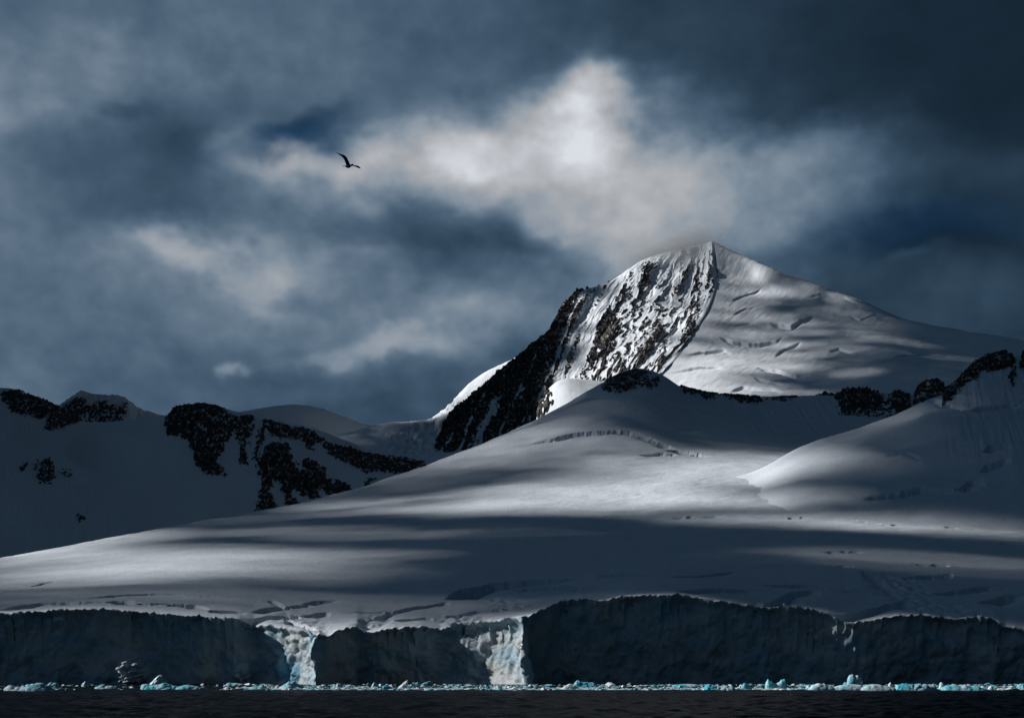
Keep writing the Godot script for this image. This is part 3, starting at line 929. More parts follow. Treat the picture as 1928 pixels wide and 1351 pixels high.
# the big peak
const ROCKY := [[0.78, 0.7, 0.62, 0.72, 0.7, 0.7, 0.56, 0.5, 0.55, 0.35], [0.8, 0.8, 0.72, 0.8, 0.76, 0.42, 0.46, 0.42, 0.48, 0.42], [0.75, 0.8, 0.78, 0.8, 0.74, 0.4, 0.66, 0.33, 0.34, 0.34], [0.5, 0.5, 0.5, 0.62, 0.5, 0.18, 0.12, 0.1, 0.1, 0.05]]
const GULLY := [[0.9, 0.13, 0.0, 1.6], [1.75, 0.1, 0.6, 2.2], [2.45, 0.22, 0.0, 1.9], [3.25, 0.1, 0.4, 2.6], [4.3, 0.12, 0.9, 3.0], [4.75, 0.2, 0.5, 2.8], [5.4, 0.36, 0.6, 3.0]]   # snow-filled couloirs: fall line, half width, from, to


func build_mountain() -> void:
	var root := holder("snow_mountain", "structure")
	# steep face, bottom to top; columns are fall lines
	var net := [
		[Vector3(770, 910, 4700), Vector3(805, 915, 4680), Vector3(850, 910, 4640), Vector3(905, 890, 4600), Vector3(955, 870, 4560), Vector3(1010, 840, 4500), Vector3(1065, 815, 4430), Vector3(1125, 785, 4350), Vector3(1180, 765, 4280), Vector3(1215, 745, 4200), Vector3(1245, 800, 4300)],
		[Vector3(808, 864, 4760), Vector3(838, 850, 4740), Vector3(885, 820, 4720), Vector3(945, 790, 4700), Vector3(1000, 765, 4680), Vector3(1055, 730, 4640), Vector3(1110, 700, 4600), Vector3(1180, 672, 4560), Vector3(1245, 660, 4520), Vector3(1304, 634, 4500), Vector3(1326, 656, 4620)],
		[Vector3(826, 828, 4830), Vector3(858, 800, 4830), Vector3(915, 752, 4830), Vector3(985, 705, 4840), Vector3(1040, 660, 4830), Vector3(1095, 630, 4820), Vector3(1155, 595, 4810), Vector3(1230, 570, 4800), Vector3(1298, 560, 4790), Vector3(1352, 530, 4830), Vector3(1374, 556, 4950)],
		[Vector3(842, 800, 4900), Vector3(880, 755, 4930), Vector3(950, 697, 4960), Vector3(1036, 627, 5000), Vector3(1088, 554, 5000), Vector3(1150, 530, 5010), Vector3(1215, 487, 5020), Vector3(1285, 468, 5040), Vector3(1324, 460, 5060), Vector3(1344, 455, 5040), Vector3(1364, 482, 5120)],
		[Vector3(860, 850, 5200), Vector3(900, 830, 5250), Vector3(980, 780, 5300), Vector3(1060, 720, 5350), Vector3(1110, 650, 5350), Vector3(1170, 600, 5350), Vector3(1235, 560, 5350), Vector3(1300, 530, 5350), Vector3(1345, 510, 5350), Vector3(1370, 520, 5350), Vector3(1390, 560, 5400)]]
	var g := make_grid(net, spread([34, 40, 46, 46, 46, 46, 46, 46, 40, 6]), spread([30, 80, 80, 12]))
	stage("mountain grid %d" % g.p.size())
	var snow := PackedFloat32Array()
	var rock := PackedFloat32Array()
	var id := PackedInt32Array()
	snow.resize(g.p.size())
	rock.resize(g.p.size())
	id.resize(g.p.size())
	var vs := spread([30, 80, 80, 12])
	var us := spread([34, 40, 46, 46, 46, 46, 46, 46, 40, 6])
	var p := PackedVector3Array()
	p.resize(g.p.size())
	for j in g.nv:
		var rv := clampf(vs[j], 0.0, 3.0)
		var ja := mini(int(rv), 2)
		for i in g.nu:
			var k := j * g.nu + i
			var v := g.p[k]
			var u := us[i]
			u = minf(u, 9.0)
			var ia := mini(int(u), 8)
			var ra: float = lerpf(ROCKY[ja][ia], ROCKY[ja][ia + 1], u - ia)
			var rb: float = lerpf(ROCKY[ja + 1][ia], ROCKY[ja + 1][ia + 1], u - ia)
			var rocky := lerpf(ra, rb, rv - ja)
			var s := u * 70.0 + 10.0 * n_mid.get_noise_2d(u * 60.0, rv * 120.0)
			var t := rv * 220.0
			var rib := n_ridge.get_noise_2d(s * 1.1, t * 0.13)
			var streak := n_mid.get_noise_2d(s * 2.3, t * 0.13)
			var fine := n_fine.get_noise_2d(s * 1.5, t * 0.15)
			var grit := n_fine.get_noise_3d(v.x * 0.55, v.y * 0.8, v.z * 0.3)
			var big := n_big.get_noise_2d(s * 2.2, t * 0.7)
			var top := smoothstep(3.0, 2.8, vs[j]) if vs[j] <= 3.0 else 0.0
			snow[k] = (2.4 * streak + 1.4 * fine + 9.0 * big + 3.2 * n_ridge.get_noise_2d(s * 1.7, t * 0.08)) * (0.25 + 0.75 * top) * smoothstep(9.0, 8.6, u)
			for gu in GULLY:
				var x: float = absf(u + 0.09 * streak + 0.12 * big - gu[0]) / gu[1]
				if x < 1.0:
					rocky -= 0.75 * (1.0 - x * x) * smoothstep(gu[2] - 0.2, gu[2] + 0.3, rv) * smoothstep(gu[3] + 0.2, gu[3] - 0.3, rv)
			var q := rocky - 0.5 + 0.5 * streak + 0.42 * fine + 0.3 * big + lerpf(0.7, 0.16, smoothstep(3.0, 6.0, u)) * grit
			rock[k] = snow[k] + clampf(q * 20.0, -6.0, lerpf(8.0, 3.6, smoothstep(5.0, 7.0, u))) * smoothstep(9.02, 8.9, u) - 2.0 * smoothstep(8.9, 9.0, u) + (absf(rib) * 5.0 - 1.2 + 4.0 * grit) * lerpf(1.0, 0.4, smoothstep(5.0, 7.0, u)) * smoothstep(-0.25, 0.15, q) * smoothstep(9.0, 8.7, u)
			p[k] = v + g.n[k] * rock[k]
	put(grid_mesh(lifted(g, snow), g.nu, g.nv), "snow_face", M.far_snow, root)
	for w in masked_meshes(p, rock, snow, id, g.nu, g.nv).values():
		put(w, "rock_face", M.rock, root)
	want_grid(g, [[1150, 640, 170, 150, -40, 0.95], [1230, 560, 220, 200, 0, 0.55], [1330, 500, 90, 90, 0, 0.5], [1200, 700, 160, 60, -20, 0.7], [1180, 520, 130, 50, -25, 0.6]], 3)
	stage("mountain face")
	crag([1040, 622, 1048, 596, 1055, 589, 1061, 582, 1068, 590], [1030, 660, 1038, 662, 1046, 660, 1052, 656, 1060, 650], 4990, 40, 14.0, 11.0, root)
	crag([1066, 592, 1073, 564, 1080, 548, 1088, 541, 1096, 541, 1104, 552], [1056, 640, 1062, 640, 1070, 636, 1078, 628, 1086, 620, 1094, 606], 4995, 50, 14.0, 33.0, root)
	# snow shelf behind the left rib
	var back := [
		[Vector3(790, 900, 4860), Vector3(840, 850, 4900), Vector3(880, 805, 4930), Vector3(930, 765, 4960), Vector3(990, 722, 4980), Vector3(1040, 680, 5000), Vector3(1075, 640, 5020), Vector3(1100, 600, 5020)],
		[Vector3(800, 840, 4960), Vector3(835, 806, 4990), Vector3(876, 766, 5030), Vector3(925, 724, 5060), Vector3(980, 690, 5080), Vector3(1030, 645, 5090), Vector3(1062, 610, 5100), Vector3(1092, 570, 5100)],
		[Vector3(806, 800, 5080), Vector3(818, 784, 5110), Vector3(862, 743, 5150), Vector3(905, 707, 5190), Vector3(962, 678, 5210), Vector3(1018, 641, 5210), Vector3(1046, 608, 5200), Vector3(1084, 556, 5180)],
		[Vector3(830, 860, 5500), Vector3(850, 850, 5500), Vector3(890, 800, 5500), Vector3(940, 770, 5500), Vector3(1000, 740, 5500), Vector3(1040, 700, 5500), Vector3(1070, 660, 5500), Vector3(1100, 640, 5500)]]
	g = make_grid(back, spread([14, 26, 26, 26, 26, 18, 18]), spread([24, 40, 6]))
	var off := PackedFloat32Array()
	off.resize(g.p.size())
	for k in g.p.size():
		var v := g.p[k]
		var c := g.q[k]
		var b := ell([[850, 770, 40, 30, -40, 1.0], [1000, 650, 60, 14, -30, 0.7]], c.x, c.y)
		off[k] = 4.0 * n_big.get_noise_3d(v.x, v.y, v.z) + 1.0 * n_fine.get_noise_3d(v.x * 0.3, v.y * 0.3, v.z * 0.3) + b * 9.0 * n_cell.get_noise_3d(v.x * 0.5, v.y * 0.5, v.z * 0.5)
	put(grid_mesh(lifted(g, off), g.nu, g.nv), "snow_shelf", M.far_snow, root)
	want_grid(g, [[960, 700, 300, 260, 0, 1.0]], 2)
	# broad glaciated slope right of the ridge
	var K := [
		[[1215, 745, 4200], [1304, 634, 4500], [1336, 582, 4670], [1352, 530, 4830], [1344, 455, 5040]],
		[[1340, 765, 3960], [1396, 684, 4280], [1420, 610, 4560], [1415, 535, 4810], [1398, 483, 4970]],
		[[1450, 775, 3800], [1500, 704, 4120], [1508, 635, 4400], [1490, 568, 4660], [1470, 513, 4850]],
		[[1570, 785, 3700], [1600, 714, 3990], [1590, 652, 4270], [1565, 592, 4540], [1540, 538, 4730]],
		[[1690, 795, 3600], [1690, 724, 3880], [1664, 664, 4160], [1642, 612, 4420], [1618, 566, 4600]],
		[[1790, 800, 3520], [1772, 736, 3800], [1744, 684, 4070], [1722, 638, 4320], [1700, 603, 4500]],
		[[1880, 810, 3450], [1856, 747, 3720], [1836, 697, 3980], [1816, 655, 4240], [1800, 624, 4410]],
		[[1970, 820, 3400], [1955, 757, 3650], [1948, 710, 3900], [1938, 675, 4150], [1928, 645, 4330]],
		[[2200, 860, 3300], [2200, 792, 3550], [2190, 747, 3800], [2180, 720, 4050], [2160, 700, 4220]]]
	var rows := []
	for r in 6:
		var row := []
		for kk in K.size():
			if r < 5:
				row.append(Vector3(K[kk][r][0], K[kk][r][1], K[kk][r][2]))
			else:
				var e: Array = K[kk][4]
				row.append(Vector3(e[0] + 10.0, e[1] + 120.0, e[2] + 450.0))
		rows.append(row)
	g = make_grid(rows, spread([66, 60, 60, 50, 40, 36, 34, 30]), spread([60, 60, 60, 44, 6]))
	off.resize(g.p.size())
	# scarps and open crevasses in the ice: [line, drop m, reach px]
	var steps := [[[[1375, 566], [1400, 556], [1424, 546], [1440, 536]], 6, 14], [[[1378, 592], [1400, 583], [1425, 576]], 5, 10], [[[1448, 606], [1490, 613], [1508, 600], [1540, 592]], 16, 22], [[[1516, 560], [1546, 550], [1590, 556], [1625, 572]], 9, 16], [[[1352, 632], [1380, 640], [1430, 645], [1462, 640], [1482, 626]], 14, 18], [[[1458, 670], [1480, 654], [1512, 640]], 9, 16], [[[1285, 668], [1320, 660], [1362, 656], [1380, 664]], 9, 20], [[[1236, 706], [1290, 694], [1345, 688], [1372, 692]], 7, 16], [[[1425, 690], [1460, 694], [1500, 704], [1530, 700]], 12, 16], [[[1372, 736], [1400, 727], [1450, 730], [1480, 738]], 9, 14], [[[1560, 660], [1580, 652], [1610, 662]], 9, 14], [[[1680, 672], [1740, 665], [1800, 667]], 8, 10], [[[1595, 592], [1620, 600], [1650, 588], [1680, 596]], 9, 14], [[[1420, 708], [1450, 716], [1478, 722]], 9, 12], [[[1380, 610], [1420, 608], [1440, 614]], 5, 9], [[[1712, 624], [1780, 634], [1850, 642]], 4, 8]]
	for k in g.p.size():
		var v := g.p[k]
		var c := g.q[k]
		var h := 3.0 * n_big.get_noise_3d(v.x * 0.5, v.y * 0.5, v.z * 0.5) + 1.6 * n_mid.get_noise_2d(v.x * 0.25, v.z * 0.5) + 0.9 * n_fine.get_noise_2d((v.x + v.z) * 0.3, (v.x - v.z) * 0.1)
		for st in steps:
			var line: Array = st[0]
			var a: float = line[0][0]
			var b: float = line[line.size() - 1][0]
			if c.x > a and c.x < b:
				var below: float = c.y + 3.0 * n_mid.get_noise_2d(v.x * 0.3, a) - lut(line, c.x)
				if below > 0.0 and below < st[2]:
					var x: float = 1.0 - below / st[2]
					h -= 1.5 * st[1] * x * x * x * smoothstep(0.0, 2.6, below) * smoothstep(0.0, 0.2, (c.x - a) / (b - a)) * smoothstep(1.0, 0.75, (c.x - a) / (b - a))
		off[k] = h * smoothstep(0.0, 30.0, float(k % g.nu))
	put(grid_mesh(lifted(g, off, 0.6), g.nu, g.nv), "glaciated_slope", M.far_snow, root)
	want_grid(g, [[1290, 700, 170, 70, -10, 0.9], [1400, 650, 160, 80, 0, 0.3], [1380, 520, 110, 110, 0, 0.55], [1420, 740, 110, 30, 0, 0.55], [1460, 600, 340, 190, 10, 0.3], [1700, 660, 300, 120, 0, 0.06]], 3)
	stage("mountain slope")
	# sunlit snow hump between the peak and the glacier crest, with a rocky side
	var hump := [
		[Vector3(1000, 850, 2760), Vector3(1030, 830, 2750), Vector3(1070, 810, 2740), Vector3(1120, 790, 2740), Vector3(1180, 780, 2740)],
		[Vector3(1012, 778, 2860), Vector3(1034, 745, 2850), Vector3(1066, 728, 2840), Vector3(1110, 728, 2840), Vector3(1180, 735, 2840)],
		[Vector3(1018, 768, 2920), Vector3(1034, 735, 2920), Vector3(1062, 718, 2930), Vector3(1110, 719, 2940), Vector3(1180, 730, 2940)],
		[Vector3(1020, 810, 3100), Vector3(1040, 790, 3100), Vector3(1070, 780, 3100), Vector3(1110, 780, 3100), Vector3(1180, 790, 3100)]]
	g = make_grid(hump, spread([20, 26, 30, 30]), spread([14, 24, 10]))
	off.resize(g.p.size())
	for k in g.p.size():
		off[k] = 0.6 * n_mid.get_noise_3d(g.p[k].x, g.p[k].y, g.p[k].z)
	var hill := holder("snow_hump", "structure")
	put(grid_mesh(lifted(g, off), g.nu, g.nv), "snowfield", M.far_snow, hill)
	rock_outcrops(g, [[[1008, 790, 1014, 755, 1022, 738, 1036, 734, 1042, 744, 1034, 764, 1020, 790], 4.0, 7.0, 0.7]], off, 0.3, hill)
	want_grid(g, [[1080, 740, 200, 200, 0, 1.0]], 2)


func build_crags() -> void:
	var rim := holder("rim_crags", "structure")
	crag([1568, 746, 1576, 738, 1590, 732, 1608, 729, 1626, 729, 1642, 733, 1656, 737, 1664, 744, 1676, 741, 1690, 733, 1704, 737, 1716, 742], [1558, 792, 1572, 788, 1584, 774, 1612, 772, 1622, 776, 1640, 776, 1656, 778, 1668, 780, 1682, 782, 1694, 776, 1704, 768, 1712, 756], 2690, 136, 13.0, 0.0, rim)
	crag([1536, 744, 1546, 740, 1558, 739, 1572, 744], [1536, 746, 1546, 746, 1558, 748, 1574, 752], 2690, 20, 5.0, 40.0, rim)
	crag([1544, 796, 1552, 788, 1560, 796], [1544, 806, 1552, 808, 1560, 806], 2560, 26, 4.0, 20.0, rim)
	var side := holder("slope_crag", "structure")
	crag([1720, 742, 1726, 726, 1738, 716, 1754, 711, 1768, 712, 1778, 720, 1786, 732], [1720, 762, 1728, 764, 1740, 762, 1752, 756, 1766, 752, 1776, 746, 1786, 744], 2060, 24, 5.0, 80.0, side)


# ---------------------------------------------------------------- sea and ice
func build_sea() -> void:
	var nu := 460
	var nv := 430
	var p := PackedVector3Array()
	p.resize(nu * nv)
	for j in nv:
		var d := 150.0 * pow(6.0, float(j) / (nv - 1))
		for i in nu:
			var x := lerpf(-0.5, 0.5, float(i) / (nu - 1)) * d
			var h := 0.45 * n_mid.get_noise_2d(x * 2.0, d * 3.4) + 0.22 * n_fine.get_noise_2d(x * 1.0, d * 1.9) + 0.16 * n_big.get_noise_2d(x * 3.0, d * 4.0)
			p[j * nu + i] = Vector3(x, h, -d)
	var o := put(grid_mesh(p, nu, nv), "sea", M.sea_water)
	o.set_meta("kind", "structure")
	var far := PlaneMesh.new()
	far.size = Vector2(20000, 20000)
	var f := put(far, "sea", M.sea_water)
	f.position = Vector3(0, -0.7, 0)
	f.set_meta("kind", "structure")
	for d in range(470, 830, 12):
		for px in range(-200, 2160, 40):
			want(W(px, HY + EYE / d * F, d), 1.0)
	for d in range(40, 460, 20):
		for px in range(-200, 2160, 60):
			want(W(px, HY + EYE / d * F, d), 0.0)


# A berg from its outline against the wall: heights (0..1) along its length.
func berg(px0: float, px1: float, top: float, foot: float, outline: Array, seed_: int, blue: float, label: String, rough := 1.0, slant := 0.0) -> void:
	var d := EYE * F / (foot - HY)
	var s := d / F
	var width := (px1 - px0) * s
	var height := (foot - top) * s
	var deep := maxf(width * 0.55, height * 0.9)
	var nu := clampi(int((px1 - px0) * 0.9), 16, 64)
	var nv := 22
	var p := PackedVector3Array()
	var col := PackedColorArray()
	var rng := RandomNumberGenerator.new()
	rng.seed = seed_
	for j in nv:
		var b := float(j) / (nv - 1) * 2.0 - 1.0
		for i in nu:
			var a := float(i) / (nu - 1)
			var x := a * (outline.size() - 1)
			var k := mini(int(x), outline.size() - 2)
			var prof: float = lerpf(outline[k], outline[k + 1], smoothstep(0.0, 1.0, x - k))
			var side := 1.0 - pow(absf(b), 3.0)
			var h := prof * (side if b < 0.0 else minf(1.0, side * 1.05))
			var edge := minf(a, 1.0 - a) * (nu - 1)
			if edge < 0.5 or j == 0 or j == nv - 1:
				h = -0.25
			var v := Vector3((a - 0.5) * width, h * height, -b * deep * 0.5 * (1.0 - 0.25 * pow(absf(a * 2.0 - 1.0), 3.0)))
			v.x += slant * v.y
			var f := seed_ * 37.0
			var c := n_cell.get_noise_3d(v.x * 4.5 + f, v.y * 4.5, v.z * 4.5)
			var m := n_mid.get_noise_3d(v.x * 7.0 + f, v.y * 7.0, v.z * 7.0)
			if h > 0.0:
				v += Vector3(c * 0.5 + m * 0.3, (c + m * 0.5) * 0.45, c * 0.5) * rough * minf(height * 0.28, 0.9)
			p.append(v)
			var tint := clampf(blue + 0.32 + 0.9 * n_mid.get_noise_3d(v.x * 3.0 + f, v.y * 5.0, v.z * 3.0) + 0.35 * c, 0.0, 1.0)
			col.append(Color(0.64, 0.76, 0.81).lerp(Color(0.06, 0.42, 0.54), tint))
	var o := put(grid_mesh(p, nu, nv, false, col), "iceberg", M.berg_ice)
	o.position = W((px0 + px1) * 0.5, foot, d) + Vector3(0, 0, -deep * 0.5)
	o.position.y = 0.0
	tag(o, label, "iceberg", "icebergs along the foot of the ice cliff")


func chunk_mesh(seed_: int) -> ArrayMesh:
	# a broken lump of ice: a sphere cut by random planes
	var rng := RandomNumberGenerator.new()
	rng.seed = seed_
	var planes := []
	for i in 11:
		planes.append([Vector3(rng.randf_range(-1, 1), rng.randf_range(-0.5, 1), rng.randf_range(-1, 1)).normalized(), rng.randf_range(0.45, 0.95)])
	var nu := 11
	var nv := 7
	var p := PackedVector3Array()
	for j in nv:
		var el := lerpf(-1.45, 1.45, float(j) / (nv - 1))
		for i in nu:
			var az := TAU * (i % (nu - 1)) / (nu - 1)
			var dir := Vector3(cos(az) * cos(el), sin(el), -sin(az) * cos(el))
			var r := 1.0
			for pl in planes:
				var dd: float = dir.dot(pl[0])
				if dd > 0.05:
					r = minf(r, pl[1] / dd)
			p.append(dir * r * Vector3(1.0, 0.62, 0.8))
	return grid_mesh(p, nu, nv, false)


func build_ice() -> void:
	berg(3, 92, 1284, 1301, [0.55, 0.75, 0.55, 0.5, 0.6, 0.8, 1.0, 0.95, 0.7, 0.3], 1, 0.5, "long pale blue iceberg with rounded saddle at the left edge of the bay", 0.7)
	berg(82, 116, 1282, 1295, [0.3, 0.7, 1.0, 0.85, 0.9, 0.5, 0.3], 2, 0.15, "white rubble heap of ice just right of the long leftmost iceberg", 1.6)
	berg(152, 166, 1281, 1292, [0.3, 0.7, 1.0, 0.55, 0.4], 3, 0.0, "tiny white ice pinnacle standing alone against the dark left cliff", 1.2)
	berg(176, 216, 1287, 1297, [0.4, 0.8, 1.0, 0.75, 0.8, 0.4], 4, 0.5, "small cyan and white ice lump left of the bright turquoise iceberg", 1.4)
	berg(262, 332, 1284, 1298, [0.75, 0.85, 0.7, 0.72, 0.8, 1.0, 0.8, 0.6, 0.45], 5, 0.85, "bright turquoise iceberg with a blunt left end below the left cliff", 0.7)
	berg(272, 300, 1269, 1293, [0.15, 0.25, 0.5, 0.8, 1.0, 0.95, 0.2], 6, 0.05, "white broken block leaning up behind the turquoise iceberg", 1.3, 0.3)
	berg(328, 376, 1288, 1298, [0.4, 0.7, 0.9, 1.0, 0.8, 0.65, 0.4], 7, 0.7, "low blue ice hump touching the right end of the turquoise iceberg", 0.6)
	berg(424, 456, 1284, 1292, [0.8, 1.0, 0.85, 0.9, 0.75, 0.7], 8, 0.6, "flat cyan ice slab left of the sunlit ice column", 0.6)
	berg(470, 502, 1288, 1297, [0.4, 0.8, 0.7, 1.0, 0.6], 9, 0.35, "pale lump of ice just left of the cyan berg under the column", 1.2)
	berg(524, 572, 1280, 1297, [0.3, 0.5, 0.75, 1.0, 0.95, 0.7, 0.6, 0.35], 10, 0.4, "cyan and white iceberg at the foot of the sunlit ice column", 1.2)
	berg(632, 646, 1284, 1294, [0.4, 1.0, 0.9, 0.5], 11, 0.25, "small knob of ice right of the first sunlit column", 1.2)
	berg(700, 714, 1283, 1294, [0.5, 1.0, 0.8, 0.6], 12, 0.3, "rounded pale ice knob midway between the two sunlit columns", 1.0)
	berg(718, 738, 1289, 1298, [0.6, 1.0, 0.85, 0.5], 13, 0.9, "small bright turquoise ice lump left of the tilted slab", 0.7)
	berg(748, 766, 1279, 1296, [0.2, 0.45, 0.8, 1.0, 0.5], 14, 0.0, "tilted greyish white ice slab sticking up between the columns", 0.5, 0.35)
	berg(774, 792, 1283, 1296, [0.6, 1.0, 0.9, 1.0, 0.5], 15, 0.65, "notched cyan ice block right of the tilted slab", 0.8)
	berg(1060, 1088, 1286, 1298, [0.4, 0.8, 1.0, 0.9, 0.5], 16, -0.3, "grubby greyish ice mound beside the blue berg in mid bay", 1.0)
	berg(1082, 1128, 1279, 1294, [0.65, 1.0, 0.8, 0.75, 0.7, 0.75, 0.45], 17, 0.85, "blue iceberg with a knob on its left in mid bay", 0.9)
	berg(1268, 1322, 1287, 1294, [0.6, 0.9, 1.0, 1.0, 0.9, 0.7], 18, 0.75, "flat blue ice tablet right of mid bay", 0.4)
	berg(1328, 1390, 1286, 1299, [0.5, 1.0, 0.8, 0.7, 0.75, 0.65, 0.5], 19, 0.6, "ribbed blue iceberg left of the small turquoise crown", 1.3)
	berg(1398, 1424, 1284, 1298, [0.4, 1.0, 0.85, 0.9, 0.5], 20, 0.8, "small turquoise ice crown left of the twin-horned berg", 1.0)
	berg(1445, 1486, 1277, 1297, [0.6, 1.0, 0.85, 0.62, 0.58, 0.7, 0.95, 1.0, 0.6], 21, 0.75, "twin-horned turquoise iceberg with a saddle between its towers", 0.7)
	berg(1526, 1574, 1285, 1299, [0.3, 0.75, 1.0, 0.85, 0.65, 0.5], 22, 0.25, "smooth grey ice mound right of the twin-horned berg", 0.5)
	berg(1568, 1634, 1287, 1299, [0.4, 0.6, 0.85, 1.0, 0.95, 0.9, 0.7], 23, 0.15, "broad pale snowy hump in front of the tall berg", 0.5)
	berg(1599, 1628, 1269, 1293, [0.65, 0.95, 1.0, 0.88, 0.95, 0.8, 0.7], 24, 0.6, "tallest iceberg, a blue tower with a bright left face", 0.5)
	berg(1628, 1692, 1287, 1300, [0.5, 0.9, 1.0, 0.95, 0.8, 0.7, 0.5], 25, 0.25, "grey blue rounded ice mound right of the tall berg", 0.6)
	berg(1674, 1694, 1283, 1297, [0.3, 1.0, 0.6, 0.5], 26, 0.2, "small jagged ice tooth between the grey mound and the flat cyan berg", 1.3)
	berg(1696, 1772, 1285, 1300, [0.8, 0.95, 1.0, 0.95, 1.0, 0.9, 0.85, 0.6], 27, 0.8, "long flat-topped cyan iceberg with rough sides at the right", 1.2)
	berg(1772, 1788, 1282, 1298, [0.4, 1.0, 0.7, 0.5], 28, 0.3, "little white spire of ice between the two long right-hand bergs", 1.0)
	berg(1784, 1868, 1287, 1300, [0.6, 0.85, 1.0, 0.8, 0.95, 0.7, 0.8, 0.5, 0.35], 29, 0.65, "ridged blue iceberg nearest the right edge of the bay", 1.0)
	# brash ice: the largest as things, the rest as stuff
	var meshes := []
	for s in 8:
		meshes.append(chunk_mesh(100 + s))
	var rng := RandomNumberGenerator.new()
	rng.seed = 77
	for k in 270:
		var px := rng.randf_range(-20, 1950)
		if px < 420.0 and rng.randf() < 0.6:
			px = rng.randf_range(430, 1950)
		var d := lerpf(516.0, 760.0, pow(rng.randf(), 1.5))
		var size := rng.randf_range(0.7, 1.9) * (1.0 if rng.randf() < 0.85 else 1.7)
		var o := put(meshes[k % 8], "brash_ice", M.brash_white if rng.randf() < 0.62 else M.brash_blue)
		o.position = Vector3((px - CX) / F * d, size * 0.1, -d)
		o.rotation = Vector3(rng.randf_range(-0.3, 0.3), rng.randf() * TAU, rng.randf_range(-0.3, 0.3))
		o.scale = Vector3(size * rng.randf_range(0.8, 1.6), size * rng.randf_range(0.6, 1.1), size)
		tag(o, "small chunk of broken ice afloat in the brash band below the cliff", "ice chunk", "brash ice chunks below the cliff")
	for w in 2:
		var mm := MultiMesh.new()
		mm.transform_format = MultiMesh.TRANSFORM_3D
		mm.mesh = meshes[w]
		mm.instance_count = 4200
		for k in mm.instance_count:
			var px := rng.randf_range(-120, 2050)
			if px < 460.0 and rng.randf() < 0.72:
				px = rng.randf_range(460, 2050)
			var d := lerpf(514.0, 785.0, rng.randf())
			if n_big.get_noise_2d(px * 1.3, d * 0.8) < rng.randf_range(-0.35, 0.25):
				px = rng.randf_range(460, 2050)
				d = 514.0 + 60.0 * rng.randf()
			var size := 0.22 + 0.9 * pow(rng.randf(), 2.2)
			var b := Basis.from_euler(Vector3(rng.randf_range(-0.3, 0.3), rng.randf() * TAU, rng.randf_range(-0.3, 0.3))).scaled(Vector3(size * rng.randf_range(1.0, 2.0), size * rng.randf_range(0.7, 1.2), size * 1.4))
			mm.set_instance_transform(k, Transform3D(b, Vector3((px - CX) / F * d, 0.0, -d)))
		var o := MultiMeshInstance3D.new()
		o.name = "brash_ice_field"
		o.multimesh = mm
		o.material_override = M.brash_white if w == 0 else M.brash_blue
		add_child(o, true)
		o.set_meta("kind", "stuff")
		tag(o, "band of fine white brash ice along the waterline" if w == 0 else "fine pale blue brash ice mixed into the band", "brash ice")
	# blocks and shards standing on the edge of the glacier
	for b in [[1786, 1152, 13, 8, 0.5, "large tilted ice block on the glacier edge above the right cliff"], [1823, 1164, 9, 9, 0.1, "squarish ice block on the lip right of the large tilted block"], [1678, 1128, 14, 7, 0.3, "ice block beside the broken crevasse on the right glacier"], [948, 1147, 5, 8, 0.0, "left one of two ice shards above the second sunlit column"], [963, 1147, 4, 10, -0.2, "right, taller one of two ice shards above the second sunlit column"], [1478, 1143, 8, 7, 0.2, "pale ice lump at the cliff edge above the twin-horned berg"]]:
		var i := column_of(glacier, b[0])
		var k := row_of(glacier, i, b[1]) * glacier.nu + i
		var v := glacier.p[k] + Vector3(0, glacier_off[k], 0)
		var o := put(meshes[int(b[0]) % 8], "ice_block", M.brash_white)
		var u := -v.z / F
		o.position = v + Vector3(0, b[3] * u * 0.22, 0)
		o.rotation = Vector3(0.1, b[4] * 3.0, b[4])
		o.scale = Vector3(b[2] * u * 0.6, b[3] * u * 0.9, b[2] * u * 0.6)
		tag(o, b[5], "ice block", "ice blocks on the glacier edge")
	# a few growlers in the open water
	var spots := [[1576, 1307, 9, "low white growler in the dark water right of centre"], [1558, 1308, 6, "small growler just left of the low white growler"], [1525, 1336, 20, "thin streak of ice afloat near the bottom right"], [1490, 1307, 5, "lone ice bit below the twin-horned berg"], [1410, 1308, 10, "ice bits below the small turquoise crown"], [1115, 1334, 5, "tiny ice bit alone in the lower middle water"], [395, 1344, 14, "streak of ice bits at the bottom left edge"], [660, 1319, 10, "thin ice sliver in the water between the columns"]]
	for s in spots:
		var d: float = EYE * F / (s[1] - HY)
		var o := put(meshes[int(s[0]) % 8], "growler", M.brash_white)
		o.position = Vector3((s[0] - CX) / F * d, 0.02, -d)
		o.scale = Vector3(s[2] * d / F * 0.55, 0.22, 0.5)
		tag(o, s[3], "growler", "growlers in the open water")


